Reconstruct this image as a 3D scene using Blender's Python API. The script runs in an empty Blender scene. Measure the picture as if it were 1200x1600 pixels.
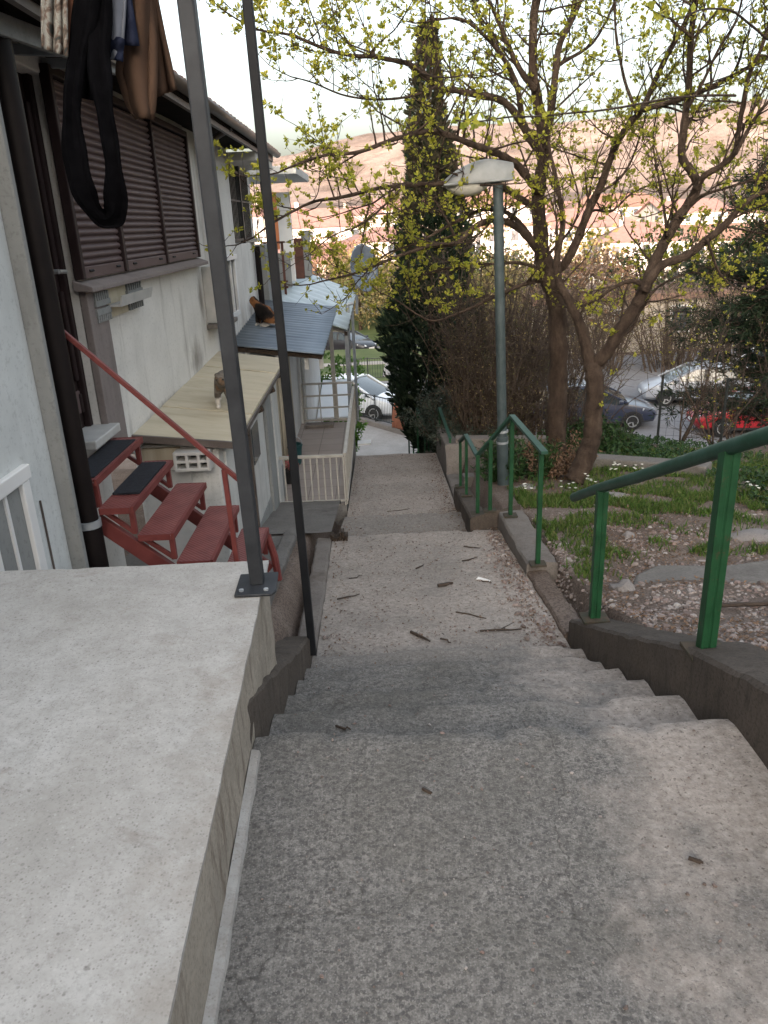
import bpy, bmesh, math, random
import numpy as np
from mathutils import Vector, Matrix, noise
R_ = math.radians
rnd = random.Random(7)
sc = bpy.context.scene
COL = sc.collection

# ------------------------------------------------------------------ camera
F = 1200.0
PITCH, ROLL = R_(20.6), R_(2.4)
CAM = Vector((0, 0, 1.55))
fw = Vector((0, math.cos(PITCH), -math.sin(PITCH)))
r0 = Vector((1, 0, 0)); u0 = Vector((0, math.sin(PITCH), math.cos(PITCH)))
cr = r0*math.cos(ROLL) - u0*math.sin(ROLL)
cu = u0*math.cos(ROLL) + r0*math.sin(ROLL)
cd = bpy.data.cameras.new('camera'); cam = bpy.data.objects.new('camera', cd); COL.objects.link(cam)
m = Matrix((cr, cu, -fw)).transposed().to_4x4(); m.translation = CAM
cam.matrix_world = m
cd.sensor_fit = 'VERTICAL'; cd.sensor_height = 36; cd.sensor_width = 27; cd.lens = 27.0
cd.clip_start = 0.05; cd.clip_end = 9000
sc.camera = cam

# ------------------------------------------------------------------ sky, sun, exposure
SUN_EL, SUN_AZ = R_(8.0), R_(186)          # low evening sun behind the viewer, behind an unseen slope added for shade
w = bpy.data.worlds.new('World'); sc.world = w; w.use_nodes = True
nt = w.node_tree; bg = nt.nodes['Background']
sky = nt.nodes.new('ShaderNodeTexSky'); sky.sky_type = 'NISHITA'; sky.sun_disc = False
sky.sun_elevation = SUN_EL; sky.sun_rotation = SUN_AZ
sky.air_density = 1.0; sky.dust_density = 8.0; sky.ozone_density = 1.0
hs = nt.nodes.new('ShaderNodeHueSaturation'); hs.inputs['Saturation'].default_value = 0.5
nt.links.new(sky.outputs[0], hs.inputs['Color']); nt.links.new(hs.outputs[0], bg.inputs[0])
bg.inputs[1].default_value = 0.15
sl = bpy.data.lights.new('sun', 'SUN'); so = bpy.data.objects.new('sun', sl); COL.objects.link(so)
sl.energy = 2.0; sl.angle = R_(0.5); sl.color = (1.0, 0.68, 0.54)
sd = Vector((-math.sin(SUN_AZ)*math.cos(SUN_EL), -math.cos(SUN_AZ)*math.cos(SUN_EL), -math.sin(SUN_EL)))
so.rotation_euler = sd.to_track_quat('-Z', 'Y').to_euler(); so.location = (0, -20, 40)
sc.view_settings.view_transform = 'Standard'; sc.view_settings.look = 'None'
sc.view_settings.exposure = 2.82; sc.view_settings.gamma = 1.0

# ------------------------------------------------------------------ helpers
def ray(px, py):
    return (fw*F + cr*(px-600) + cu*(800-py))
def PY(px, py, Y):
    d = ray(px, py); return CAM + d*((Y-CAM.y)/d.y)
def PX(px, py, X):
    d = ray(px, py); return CAM + d*((X-CAM.x)/d.x)
def PZ(px, py, Z):
    d = ray(px, py); return CAM + d*((Z-CAM.z)/d.z)
def interp(x, pts):
    if x <= pts[0][0]: return pts[0][1]
    for (a, b), (c, d) in zip(pts, pts[1:]):
        if x <= c: return b + (d-b)*(x-a)/(c-a) if c > a else d
    return pts[-1][1]
def sstep(a, b, x):
    t = max(0, min(1, (x-a)/(b-a))); return t*t*(3-2*t)

class MB:
    def __init__(s): s.v = []; s.f = []
    def add(s, vs, fs):
        o = len(s.v); s.v += [tuple(p) for p in vs]; s.f += [tuple(i+o for i in f) for f in fs]; return s
    def hexa(s, p):      # 8 points: bottom ring 0-3, top ring 4-7
        return s.add(p, [(3,2,1,0),(4,5,6,7),(0,1,5,4),(1,2,6,5),(2,3,7,6),(3,0,4,7)])
    def box(s, x0, x1, y0, y1, z0, z1):
        return s.hexa([(x0,y0,z0),(x1,y0,z0),(x1,y1,z0),(x0,y1,z0),(x0,y0,z1),(x1,y0,z1),(x1,y1,z1),(x0,y1,z1)])
    def bar(s, a, b, wx, wy=None, up=(0,0,1)):   # rectangular bar from a to b
        a, b = Vector(a), Vector(b); wy = wy or wx
        d = (b-a).normalized(); u = Vector(up)
        if abs(d.dot(u)) > .95: u = Vector((0,1,0))
        s_ = d.cross(u).normalized(); t = s_.cross(d).normalized()
        s_ *= wx/2; t *= wy/2
        return s.hexa([a-s_-t, a+s_-t, a+s_+t, a-s_+t, b-s_-t, b+s_-t, b+s_+t, b-s_+t])
    def tube(s, pts, rad, n=8, cap=True):
        pts = [Vector(p) for p in pts]
        if not hasattr(rad, '__len__'): rad = [rad]*len(pts)
        o = len(s.v); N = None
        for i, p in enumerate(pts):
            d = (pts[min(i+1, len(pts)-1)] - pts[max(i-1, 0)])
            if d.length < 1e-9: d = Vector((0,0,1))
            d.normalize()
            if N is None:
                N = d.cross(Vector((0,0,1)) if abs(d.z) < .9 else Vector((1,0,0))).normalized()
            else:
                N = (N - d*N.dot(d))
                N = N.normalized() if N.length > 1e-6 else d.orthogonal().normalized()
            B = d.cross(N)
            for k in range(n):
                a = 2*math.pi*k/n
                s.v.append(tuple(p + (N*math.cos(a) + B*math.sin(a))*rad[i]))
        for i in range(len(pts)-1):
            for k in range(n):
                a = o+i*n+k; b = o+i*n+(k+1) % n
                s.f.append((a, b, b+n, a+n))
        if cap and n > 2:
            s.f.append(tuple(o+k for k in range(n))[::-1]); s.f.append(tuple(o+(len(pts)-1)*n+k for k in range(n)))
        return s
    def lathe(s, c, prof, n=16):       # prof: (r, z)
        o = len(s.v)
        for r, z in prof:
            for k in range(n):
                a = 2*math.pi*k/n; s.v.append((c[0]+r*math.cos(a), c[1]+r*math.sin(a), c[2]+z))
        for i in range(len(prof)-1):
            for k in range(n):
                a = o+i*n+k; b = o+i*n+(k+1) % n; s.f.append((a, b, b+n, a+n))
        s.f.append(tuple(o+k for k in range(n))[::-1]); s.f.append(tuple(o+(len(prof)-1)*n+k for k in range(n)))
        return s
    def prism(s, poly, axis, a, b):    # polygon in the plane normal to axis, extruded a..b
        def mk(p, t): return {'x': (t, p[0], p[1]), 'y': (p[0], t, p[1]), 'z': (p[0], p[1], t)}[axis]
        n = len(poly)
        vs = [mk(p, a) for p in poly] + [mk(p, b) for p in poly]
        fs = [tuple(range(n))[::-1], tuple(range(n, 2*n))] + [(i, (i+1) % n, n+(i+1) % n, n+i) for i in range(n)]
        return s.add(vs, fs)
    def loft(s, rings, closed=True, caps=True):
        n = len(rings[0]); o = len(s.v)
        for r in rings: s.v += [tuple(p) for p in r]
        for i in range(len(rings)-1):
            for k in range(n if closed else n-1):
                a = o+i*n+k; b = o+i*n+(k+1) % n; s.f.append((a, b, b+n, a+n))
        if caps and closed:
            s.f.append(tuple(o+k for k in range(n))[::-1]); s.f.append(tuple(o+(len(rings)-1)*n+k for k in range(n)))
        return s
    def grid(s, rows):
        return s.loft(rows, closed=False, caps=False)
    def build(s, name, mt, parent=None, smooth=False, bev=0, origin=None):
        me = bpy.data.meshes.new(name)
        off = Vector((0,0,0))
        if parent is not None: off = Vector(parent['_o']) if '_o' in parent.keys() else Vector((0,0,0))
        if origin is not None and parent is None: off = Vector(origin)
        vs = [(x-off.x, y-off.y, z-off.z) for x, y, z in s.v]
        me.from_pydata(vs, [], s.f); me.update()
        b = bmesh.new(); b.from_mesh(me); bmesh.ops.recalc_face_normals(b, faces=b.faces); b.to_mesh(me); b.free()
        if mt: me.materials.append(mt)
        if smooth:
            me.polygons.foreach_set('use_smooth', [True]*len(me.polygons))
        o = bpy.data.objects.new(name, me); COL.objects.link(o)
        if parent is not None:
            o.parent = parent
            if '_o' in parent.keys(): o['_o'] = parent['_o']
        elif origin is not None: o.location = off; o['_o'] = list(off)
        if bev:
            md = o.modifiers.new('bevel', 'BEVEL'); md.width = bev; md.segments = 2; md.limit_method = 'ANGLE'
        if smooth == 'auto':
            for p in me.polygons: p.use_smooth = True
            try: me.set_sharp_from_angle(angle=R_(35))
            except Exception: pass
        return o

def tag(o, label, cat, group=None, kind=None):
    if label: o['label'] = label
    if cat: o['category'] = cat
    if group: o['group'] = group
    if kind: o['kind'] = kind
    return o
def thing(name, label, cat, loc, group=None):
    o = bpy.data.objects.new(name, None); COL.objects.link(o)
    o.location = loc; o['_o'] = list(loc); o.empty_display_size = .1
    return tag(o, label, cat, group)
def struct(o): o['kind'] = 'structure'; return o
def skin(name, verts, edges, radii, mt, parent, sub=2):
    off = Vector(parent['_o']) if parent and '_o' in parent.keys() else Vector((0,0,0))
    me = bpy.data.meshes.new(name); me.from_pydata([tuple(Vector(v)-off) for v in verts], edges, [])
    o = bpy.data.objects.new(name, me); COL.objects.link(o); o.parent = parent
    md = o.modifiers.new('skin', 'SKIN'); md.use_smooth_shade = True
    sv = me.skin_vertices[0].data
    for i, r in enumerate(radii): sv[i].radius = (r, r) if not hasattr(r, '__len__') else r
    sv[0].use_root = True
    s2 = o.modifiers.new('sub', 'SUBSURF'); s2.levels = sub; s2.render_levels = sub
    me.materials.append(mt); return o

# ------------------------------------------------------------------ materials
def srgb(r, g, b):
    f = lambda c: (c/255/12.92 if c/255 <= .04045 else ((c/255+.055)/1.055)**2.4)
    return (f(r), f(g), f(b), 1)
class NT:
    def __init__(s, name):
        s.m = bpy.data.materials.new(name); s.m.use_nodes = True; s.t = s.m.node_tree
        s.p = s.t.nodes['Principled BSDF']; s.co = None
    def n(s, ty, **kw):
        nd = s.t.nodes.new(ty)
        for k, v in kw.items():
            if k in nd.inputs: 
                nd.inputs[k].default_value = v
            else: setattr(nd, k, v)
        return nd
    def l(s, a, b): s.t.links.new(a, b)
    def coord(s, scale=(1,1,1)):
        tc = s.n('ShaderNodeTexCoord'); mp = s.n('ShaderNodeMapping'); mp.inputs['Scale'].default_value = scale
        s.l(tc.outputs['Object'], mp.inputs[0]); return mp.outputs[0]
    def noise(s, scale, detail=4, rough=.55, co=None, dist=0):
        nd = s.n('ShaderNodeTexNoise'); nd.inputs['Scale'].default_value = scale; nd.inputs['Detail'].default_value = detail
        nd.inputs['Roughness'].default_value = rough; nd.inputs['Distortion'].default_value = dist
        if co is None:
            if s.co is None: s.co = s.coord()
            co = s.co
        s.l(co, nd.inputs['Vector']); return nd.outputs[0]
    def ramp(s, src, stops):
        r = s.n('ShaderNodeValToRGB'); e = r.color_ramp.elements
        while len(e) < len(stops): e.new(.5)
        for i, (p, c) in enumerate(stops):
            e[i].position = p; e[i].color = c if len(c) == 4 else (*c, 1)
        s.l(src, r.inputs[0]); return r.outputs[0]
    def mix(s, fac, a, b, mode='MIX'):
        x = s.n('ShaderNodeMix'); x.data_type = 'RGBA'; x.blend_type = mode
        if hasattr(fac, 'is_output'): s.l(fac, x.inputs[0])
        else: x.inputs[0].default_value = fac
        for i, q in ((6, a), (7, b)):
            if hasattr(q, 'is_output'): s.l(q, x.inputs[i])
            else: x.inputs[i].default_value = q if len(q) == 4 else (*q, 1)
        return x.outputs[2]
    def bump(s, src, st, dist=.01):
        b = s.n('ShaderNodeBump'); b.inputs['Strength'].default_value = st; b.inputs['Distance'].default_value = dist
        s.l(src, b.inputs['Height']); s.l(b.outputs[0], s.p.inputs['Normal'])
    def fin(s, col, rough=.8, metal=0, spec=.3):
        if hasattr(col, 'is_output'): s.l(col, s.p.inputs['Base Color'])
        else: s.p.inputs['Base Color'].default_value = col if len(col) == 4 else (*col, 1)
        s.p.inputs['Roughness'].default_value = rough; s.p.inputs['Metallic'].default_value = metal
        s.p.inputs['Specular IOR Level'].default_value = spec
        return s.m
G = lambda v, w=0: (v*(1+w), v, v*(1-w), 1)
BLK = (0,0,0,1); WHT = (1,1,1,1)

def m_plain(name, c1, c2, sc_=6, rough=.7, metal=0, bump=0, bs=80, spec=.3, stretch=(1,1,1)):
    k = NT(name); co = k.coord(stretch); k.co = co
    a = k.noise(sc_, 6, .6); c = k.ramp(a, [(.3, c1), (.7, c2)])
    if bump: k.bump(k.noise(bs, 4, .6), bump, .004)
    return k.fin(c, rough, metal, spec)

def m_concrete(name, base, speck=.5, sc_=1.0, dirt=(.10,.075,.055), dirt_amt=.4, bump=.4, streak=False, agg=90, dark=.35):
    """base: colour; fine dark aggregate specks, blotches, dirt stains"""
    k = NT(name); k.co = k.coord()
    b = Vector(base)
    big = k.noise(1.3*sc_, 5, .6); mid = k.noise(9*sc_, 5, .65); fine = k.noise(agg, 3, .7)
    c = k.ramp(big, [(.3, (*(b*.80), 1)), (.5, (*b, 1)), (.72, (*(b*1.18), 1))])
    c = k.mix(k.ramp(mid, [(.35, BLK), (.7, WHT)]), k.mix(.5, c, (*(b*.72), 1)), c)
    c = k.mix(k.ramp(fine, [(.34, G(speck)), (.52, BLK)]), c, (*(b*dark), 1))
    st = k.coord((1.2, 1.2, .25) if streak else (.8, .8, .8))
    d = k.ramp(k.noise(2.2*sc_ if not streak else 7*sc_, 7, .65, st), [(.52, BLK), (.75, G(dirt_amt))])
    c = k.mix(d, c, (*dirt, 1))
    h = k.mix(.5, k.noise(agg*.7, 4, .7), mid)
    k.bump(h, bump, .006)
    return k.fin(c, .92, 0, .15)

def m_wall(name, base, stain=(.05,.045,.04), amt=.5, blots=()):
    k = NT(name); k.co = k.coord(); b = Vector(base)
    c = k.ramp(k.noise(2.0, 6, .65), [(.3, (*(b*.86), 1)), (.55, (*b, 1)), (.75, (*(b*1.05), 1))])
    st = k.coord((2.2, 2.2, .35))
    c = k.mix(k.ramp(k.noise(2.4, 6, .6, st), [(.56, BLK), (.80, G(amt))]), c, (*stain, 1))
    for (y0, z0, ry, rz) in blots:       # soot and damp marks on the plaster
        mp = k.n('ShaderNodeMapping'); k.l(k.co, mp.inputs[0]); mp.vector_type = 'POINT'
        mp.inputs['Location'].default_value = (0, -y0/ry, -z0/rz); mp.inputs['Scale'].default_value = (0, 1/ry, 1/rz)
        ln = k.n('ShaderNodeVectorMath'); ln.operation = 'LENGTH'; k.l(mp.outputs[0], ln.inputs[0])
        ad = k.n('ShaderNodeMath'); ad.operation = 'MULTIPLY_ADD'; k.l(k.noise(6, 7, .7, k.coord((1,1.6,.7))), ad.inputs[0]); ad.inputs[1].default_value = .9; k.l(ln.outputs['Value'], ad.inputs[2])
        c = k.mix(k.ramp(ad.outputs[0], [(.55, G(.8)), (1.0, BLK)]), c, (*stain, 1))
    c = k.mix(k.ramp(k.noise(40, 3, .7), [(.33, G(.35)), (.45, BLK)]), c, (*(b*.5), 1))
    k.bump(k.noise(60, 5, .7), .35, .004)
    return k.fin(c, .9, 0, .15)

def m_leaf(name, cols, rough=.55, trans=.35):
    k = NT(name); g = k.n('ShaderNodeNewGeometry'); 
    n = len(cols)
    c = k.ramp(g.outputs['Random Per Island'], [(i/max(1, n-1), (*q[:3], 1)) for i, q in enumerate(cols)])
    k.fin(c, rough, 0, .2)
    if trans:
        t = k.n('ShaderNodeBsdfTranslucent'); k.l(c, t.inputs[0])
        mx = k.n('ShaderNodeMixShader'); mx.inputs[0].default_value = trans
        k.l(k.p.outputs[0], mx.inputs[1]); k.l(t.outputs[0], mx.inputs[2])
        k.l(mx.outputs[0], k.t.nodes['Material Output'].inputs[0])
    return k.m

def m_glass(name, c=(.02,.025,.03), rough=.08):
    k = NT(name); k.fin(c, rough, 0, .6); return k.m
def m_paint(name, c, rough=.35):
    k = NT(name); k.p.inputs['Coat Weight'].default_value = .6; k.p.inputs['Coat Roughness'].default_value = .1
    k.co = k.coord(); v = Vector(c)
    return k.fin(k.ramp(k.noise(3, 5, .6), [(.35, (*(v*.85), 1)), (.7, (*v, 1))]), rough, 0, .4)

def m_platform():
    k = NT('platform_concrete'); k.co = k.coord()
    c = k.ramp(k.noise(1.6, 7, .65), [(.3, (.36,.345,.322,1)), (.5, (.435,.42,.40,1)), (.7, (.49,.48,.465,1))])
    c = k.mix(k.ramp(k.noise(11, 7, .75), [(.38, G(.5)), (.6, BLK)]), c, (.30,.285,.265,1))
    def dots(scale, thr, size, amt):
        v = k.n('ShaderNodeTexVoronoi'); v.inputs['Scale'].default_value = scale; k.l(k.co, v.inputs['Vector'])
        s_ = k.n('ShaderNodeSeparateColor'); k.l(v.outputs['Color'], s_.inputs[0])
        a_ = k.n('ShaderNodeMapRange'); k.l(s_.outputs[0], a_.inputs[0]); a_.inputs[1].default_value = thr; a_.inputs[2].default_value = 1; a_.inputs[4].default_value = amt
        d_ = k.n('ShaderNodeMapRange'); k.l(v.outputs['Distance'], d_.inputs[0]); d_.inputs[1].default_value = size; d_.inputs[2].default_value = size*.5
        m_ = k.n('ShaderNodeMath'); m_.operation = 'MULTIPLY'; k.l(a_.outputs[0], m_.inputs[0]); k.l(d_.outputs[0], m_.inputs[1]); return m_.outputs[0]
    c = k.mix(k.ramp(k.noise(75, 5, .8), [(.36, G(.45)), (.5, BLK)]), c, (.25,.24,.225,1))
    for sc_, th, sz, am in ((70, .6, .30, .55), (35, .82, .20, .6), (140, .45, .4, .5), (16, .88, .12, .8)):
        c = k.mix(dots(sc_, th, sz, am), c, (.13,.122,.11,1))
    c = k.mix(dots(90, .65, .35, .4), c, (.56,.55,.53,1))
    # dirty foot worn band toward the free edge
    sp = k.n('ShaderNodeSeparateXYZ'); k.l(k.co, sp.inputs[0])
    ma = k.n('ShaderNodeMath'); ma.operation = 'MULTIPLY_ADD'; k.l(k.noise(5, 7, .7), ma.inputs[0]); ma.inputs[1].default_value = .9; k.l(sp.outputs[0], ma.inputs[2])
    mr = k.n('ShaderNodeMapRange'); k.l(ma.outputs[0], mr.inputs[0]); mr.inputs[1].default_value = 1.12; mr.inputs[2].default_value = 1.42; mr.inputs[4].default_value = .65
    c = k.mix(mr.outputs[0], c, (.23,.195,.16,1))
    c = k.mix(k.ramp(k.noise(3.2, 7, .7, k.coord((1,1.3,1)), dist=.4), [(.60, BLK), (.70, G(.45))]), c, (.20,.165,.135,1))
    k.bump(k.mix(.5, k.noise(60, 4, .7), k.noise(12, 6, .7)), .35, .005)
    return k.fin(c, .92, 0, .12)
M = {}
def build_materials():
    # the worn aggregate of the stair path; its right border is covered with tan dust
    k = NT('path_concrete'); k.co = k.coord()
    sep = k.n('ShaderNodeSeparateXYZ'); k.l(k.co, sep.inputs[0])
    big = k.noise(1.1, 6, .6); mid = k.noise(14, 5, .65)
    def dots(scale, thr, size, soft=.12):
        v = k.n('ShaderNodeTexVoronoi'); v.inputs['Scale'].default_value = scale
        wv = k.n('ShaderNodeVectorMath'); wv.operation = 'MULTIPLY_ADD'; nz = k.n('ShaderNodeTexNoise'); nz.inputs['Scale'].default_value = scale*.8; k.l(k.co, nz.inputs['Vector'])
        k.l(nz.outputs['Color'], wv.inputs[0]); wv.inputs[1].default_value = (.9/scale,)*3; k.l(k.co, wv.inputs[2]); k.l(wv.outputs[0], v.inputs['Vector'])
        sc_ = k.n('ShaderNodeSeparateColor'); k.l(v.outputs['Color'], sc_.inputs[0])
        a_ = k.n('ShaderNodeMapRange'); k.l(sc_.outputs[0], a_.inputs[0]); a_.inputs[1].default_value = thr; a_.inputs[2].default_value = min(1, thr+.25)
        d_ = k.n('ShaderNodeMapRange'); k.l(v.outputs['Distance'], d_.inputs[0]); d_.inputs[1].default_value = size; d_.inputs[2].default_value = size-soft
        m_ = k.n('ShaderNodeMath'); m_.operation = 'MULTIPLY'; k.l(a_.outputs[0], m_.inputs[0]); k.l(d_.outputs[0], m_.inputs[1]); return m_.outputs[0]
    c = k.ramp(big, [(.3, (.15,.145,.136,1)), (.5, (.205,.197,.187,1)), (.72, (.26,.247,.23,1))])
    c = k.mix(k.ramp(mid, [(.36, G(.6)), (.62, BLK)]), c, (.115,.11,.108,1))
    c = k.mix(.62, c, k.ramp(k.noise(42, 6, .8), [(.34, (.06,.057,.054,1)), (.47, (.17,.162,.154,1)), (.58, (.29,.278,.262,1)), (.70, (.46,.44,.41,1))]))
    c = k.mix(k.ramp(k.noise(160, 3, .7), [(.36, G(.5)), (.56, BLK)]), c, (.10,.098,.098,1))
    D1, D2, D3 = dots(85, .45, .55), dots(150, .4, .5), dots(190, .62, .5)
    def sc1(x, f): 
        q = k.n('ShaderNodeMath'); q.operation = 'MULTIPLY'; k.l(x, q.inputs[0]); q.inputs[1].default_value = f; return q.outputs[0]
    c = k.mix(sc1(D2, .55), c, (.10,.097,.094,1)); c = k.mix(sc1(D1, .62), c, (.082,.079,.078,1)); c = k.mix(sc1(D3, .45), c, (.34,.33,.315,1))
    # big darker damp stains and hairline cracks
    c = k.mix(k.ramp(k.noise(.9, 5, .7, k.coord((1,.8,1)), dist=.6), [(.48, BLK), (.64, G(.6))]), c, (.092,.088,.078,1))
    cv = k.n('ShaderNodeTexVoronoi'); cv.feature = 'DISTANCE_TO_EDGE'; cv.inputs['Scale'].default_value = 1.1
    wn_ = k.n('ShaderNodeVectorMath'); wn_.operation = 'MULTIPLY_ADD'; nn_ = k.n('ShaderNodeTexNoise'); nn_.inputs['Scale'].default_value = 4; nn_.inputs['Detail'].default_value = 6; k.l(k.co, nn_.inputs['Vector'])
    k.l(nn_.outputs['Color'], wn_.inputs[0]); wn_.inputs[1].default_value = (.5,.5,.5); k.l(k.co, wn_.inputs[2]); k.l(wn_.outputs[0], cv.inputs['Vector'])
    c = k.mix(k.ramp(cv.outputs['Distance'], [(.0, G(.55)), (.006, BLK)]), c, (.05,.047,.043,1))
    # tan dust lies where feet do not go: along the right border and over the lower landings
    ad = k.n('ShaderNodeMath'); ad.operation = 'MULTIPLY_ADD'; k.l(k.noise(2.6, 7, .65), ad.inputs[0]); ad.inputs[1].default_value = 1.5
    k.l(sep.outputs[0], ad.inputs[2])
    dx = k.ramp(ad.outputs[0], [(.0, BLK), (1, WHT)]);
    mr = k.n('ShaderNodeMapRange'); k.l(ad.outputs[0], mr.inputs[0]); mr.inputs[1].default_value = 1.30; mr.inputs[2].default_value = 1.62
    my = k.n('ShaderNodeMapRange'); k.l(sep.outputs[1], my.inputs[0]); my.inputs[1].default_value = 3.6; my.inputs[2].default_value = 4.3
    dn = k.ramp(k.noise(1.7, 7, .7), [(.35, G(.5)), (.6, WHT)])
    mm = k.n('ShaderNodeMath'); mm.operation = 'MULTIPLY'; k.l(my.outputs[0], mm.inputs[0]); k.l(dn, mm.inputs[1])
    mx = k.n('ShaderNodeMath'); mx.operation = 'MAXIMUM'; k.l(mm.outputs[0], mx.inputs[0]); k.l(mr.outputs[0], mx.inputs[1])
    g1 = k.n('ShaderNodeMath'); g1.operation = 'COMPARE'; k.l(sep.outputs[1], g1.inputs[0]); g1.inputs[1].default_value = 7.26; g1.inputs[2].default_value = .52
    g2 = k.n('ShaderNodeMath'); g2.operation = 'MULTIPLY_ADD'; k.l(g1.outputs[0], g2.inputs[0]); g2.inputs[1].default_value = -.55; g2.inputs[2].default_value = 1   # less dust on the low step, so its tread is darker
    g3 = k.n('ShaderNodeMath'); g3.operation = 'MULTIPLY'; k.l(g2.outputs[0], g3.inputs[0]); k.l(mx.outputs[0], g3.inputs[1])
    mq = k.n('ShaderNodeMath'); mq.operation = 'MULTIPLY'; k.l(g3.outputs[0], mq.inputs[0]); mq.inputs[1].default_value = .90
    dust = k.ramp(k.noise(34, 6, .75), [(.3, (.215,.188,.168,1)), (.5, (.34,.305,.28,1)), (.7, (.47,.43,.395,1))])
    dust = k.mix(k.ramp(k.noise(75, 3, .7), [(.33, G(.8)), (.42, BLK)]), dust, (.09,.075,.065,1))
    c = k.mix(mq.outputs[0], c, dust)
    h = k.mix(.45, k.noise(70, 4, .7), D1); k.bump(h, .5, .005)
    c = k.mix(1.0, c, (1.0,.975,.945,1), 'MULTIPLY'); M['path'] = k.fin(c, .93, 0, .12)
    M['platform'] = m_platform()
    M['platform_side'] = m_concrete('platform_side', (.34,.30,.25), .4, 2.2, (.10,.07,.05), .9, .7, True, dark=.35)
    M['dark_kerb'] = m_concrete('dark_kerb', (.10,.083,.07), .5, 2.5, (.035,.03,.026), .8, .9, True, dark=.3)
    M['kerb'] = m_concrete('kerb_concrete', (.19,.17,.155), .4, 2, (.09,.07,.055), .7, .6, agg=60)
    M['grey_conc'] = m_concrete('grey_concrete', (.235,.225,.215), .4, 1.6, (.10,.085,.07), .5, .5, agg=60)
    M['lane'] = m_concrete('lane_concrete', (.165,.155,.145), .4, 1.6, (.06,.05,.045), .7, .5, agg=60)
    M['plaza'] = m_concrete('plaza_concrete', (.33,.31,.29), .3, .5, (.2,.18,.16), .5, .3, agg=30)
    # soil with tan patches
    k = NT('soil'); k.co = k.coord()
    c = k.ramp(k.noise(1.2, 7, .65), [(.3, (.12,.088,.072,1)), (.5, (.185,.145,.122,1)), (.7, (.25,.205,.178,1))])
    c = k.mix(k.ramp(k.noise(60, 4, .7), [(.4, G(.7)), (.55, BLK)]), c, (.06,.045,.035,1))
    k.bump(k.noise(35, 6, .7), .8, .02); M['soil'] = k.fin(c, .95, 0, .1)
    M['asphalt'] = m_concrete('asphalt', (.23,.225,.23), .3, .3, (.15,.14,.14), .5, .2, agg=20)
    M['grass_ground'] = m_plain('grass_ground', (.045,.07,.02,1), (.11,.13,.045,1), .6, .95)
    # house
    M['wall'] = m_wall('house_plaster', (.64,.62,.585), (.19,.17,.15), .75, [(-.25,.36,.55,.42),(.22,.9,.22,.42),(3.5,.45,.8,.42),(-1.6,.18,1.6,.12)])
    M['wall2'] = m_wall('pale_plaster', (.56,.58,.575), (.22,.22,.22), .25)
    M['strip'] = m_wall('grey_plaster', (.24,.245,.24), (.10,.10,.10), .6)
    M['pilaster'] = m_wall('taupe_plaster', (.215,.185,.175), (.10,.085,.08), .5)
    M['lowwall'] = m_wall('lower_plaster', (.50,.50,.485), (.16,.15,.13), .5)
    M['brown'] = m_plain('brown_paint', (.018,.011,.011,1), (.03,.019,.019,1), 5, .6, spec=.15)
    M['shutter'] = m_plain('shutter_plastic', (.088,.061,.060,1), (.118,.083,.081,1), 3, .6, spec=.15)
    M['pipe'] = m_plain('pipe_paint', (.007,.005,.005,1), (.012,.009,.009,1), 5, .55, spec=.15)
    M['gutter'] = m_plain('gutter_metal', (.07,.055,.048,1), (.12,.10,.09,1), 5, .5, spec=.4)
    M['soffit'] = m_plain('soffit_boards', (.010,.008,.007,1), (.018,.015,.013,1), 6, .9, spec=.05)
    M['tile'] = m_plain('roof_tile', (.22,.08,.05,1), (.36,.15,.10,1), 4, .85)
    M['wht'] = m_plain('white_paint', (.60,.60,.60,1), (.72,.72,.71,1), 3, .5)
    M['offwht'] = m_plain('dirty_white', (.36,.36,.35,1), (.52,.51,.49,1), 5, .6)
    M['beige'] = NT('beige_sheet'); k = M['beige']; k.co = k.coord((.6, 3, 1))
    c = k.ramp(k.noise(2.2, 6, .6), [(.3, (.40,.35,.255,1)), (.6, (.50,.445,.335,1)), (.8, (.43,.355,.245,1))])
    c = k.mix(k.ramp(k.noise(4, 6, .7, k.coord((1,1,1))), [(.55, BLK), (.8, G(.35))]), c, (.2,.15,.09,1))
    M['beige'] = k.fin(c, .75, 0, .2)
    M['zinc'] = m_plain('zinc_sheet', (.15,.18,.215,1), (.25,.29,.33,1), 2.2, .42, .55, .1, 40, stretch=(.5,4,1))
    M['zinc2'] = m_plain('pale_zinc_sheet', (.36,.42,.44,1), (.50,.56,.58,1), 2.0, .45, .3, .1, 40)
    M['red_metal'] = m_plain('red_oxide', (.115,.026,.024,1), (.19,.05,.045,1), 7, .55, bump=.15)
    k = NT('red_tread'); k.co = k.coord()   # checker plate
    w1 = k.n('ShaderNodeTexWave'); w1.inputs['Scale'].default_value = 22; w1.inputs['Distortion'].default_value = .5; k.l(k.coord((1,1,1)), w1.inputs[0])
    w1.bands_direction = 'DIAGONAL'
    k.bump(w1.outputs[1], .5, .004)
    c = k.ramp(k.noise(9, 6, .65), [(.3, (.14,.04,.037,1)), (.6, (.215,.068,.062,1)), (.8, (.25,.10,.09,1))])
    c = k.mix(k.ramp(w1.outputs[1], [(.5, BLK), (.8, G(.3))]), c, (.12,.035,.03,1))
    M['tread'] = k.fin(c, .5, 0, .4)
    M['rubber'] = m_plain('rubber_mat', (.010,.011,.015,1), (.02,.022,.03,1), 40, .9, bump=.5, bs=200)
    M['pole'] = m_plain('grey_pole_paint', (.022,.024,.028,1), (.043,.046,.052,1), 9, .55, .15, .1, spec=.25)
    M['pole_dark'] = m_plain('dark_pole_paint', (.010,.011,.013,1), (.02,.021,.024,1), 9, .6, .1, spec=.2)
    M['green'] = m_plain('green_paint', (.006,.042,.015,1), (.012,.068,.026,1), 14, .45, bump=.25, bs=70, spec=.4)
    k = NT('green_paint_chipped'); k.co = k.coord()
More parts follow.
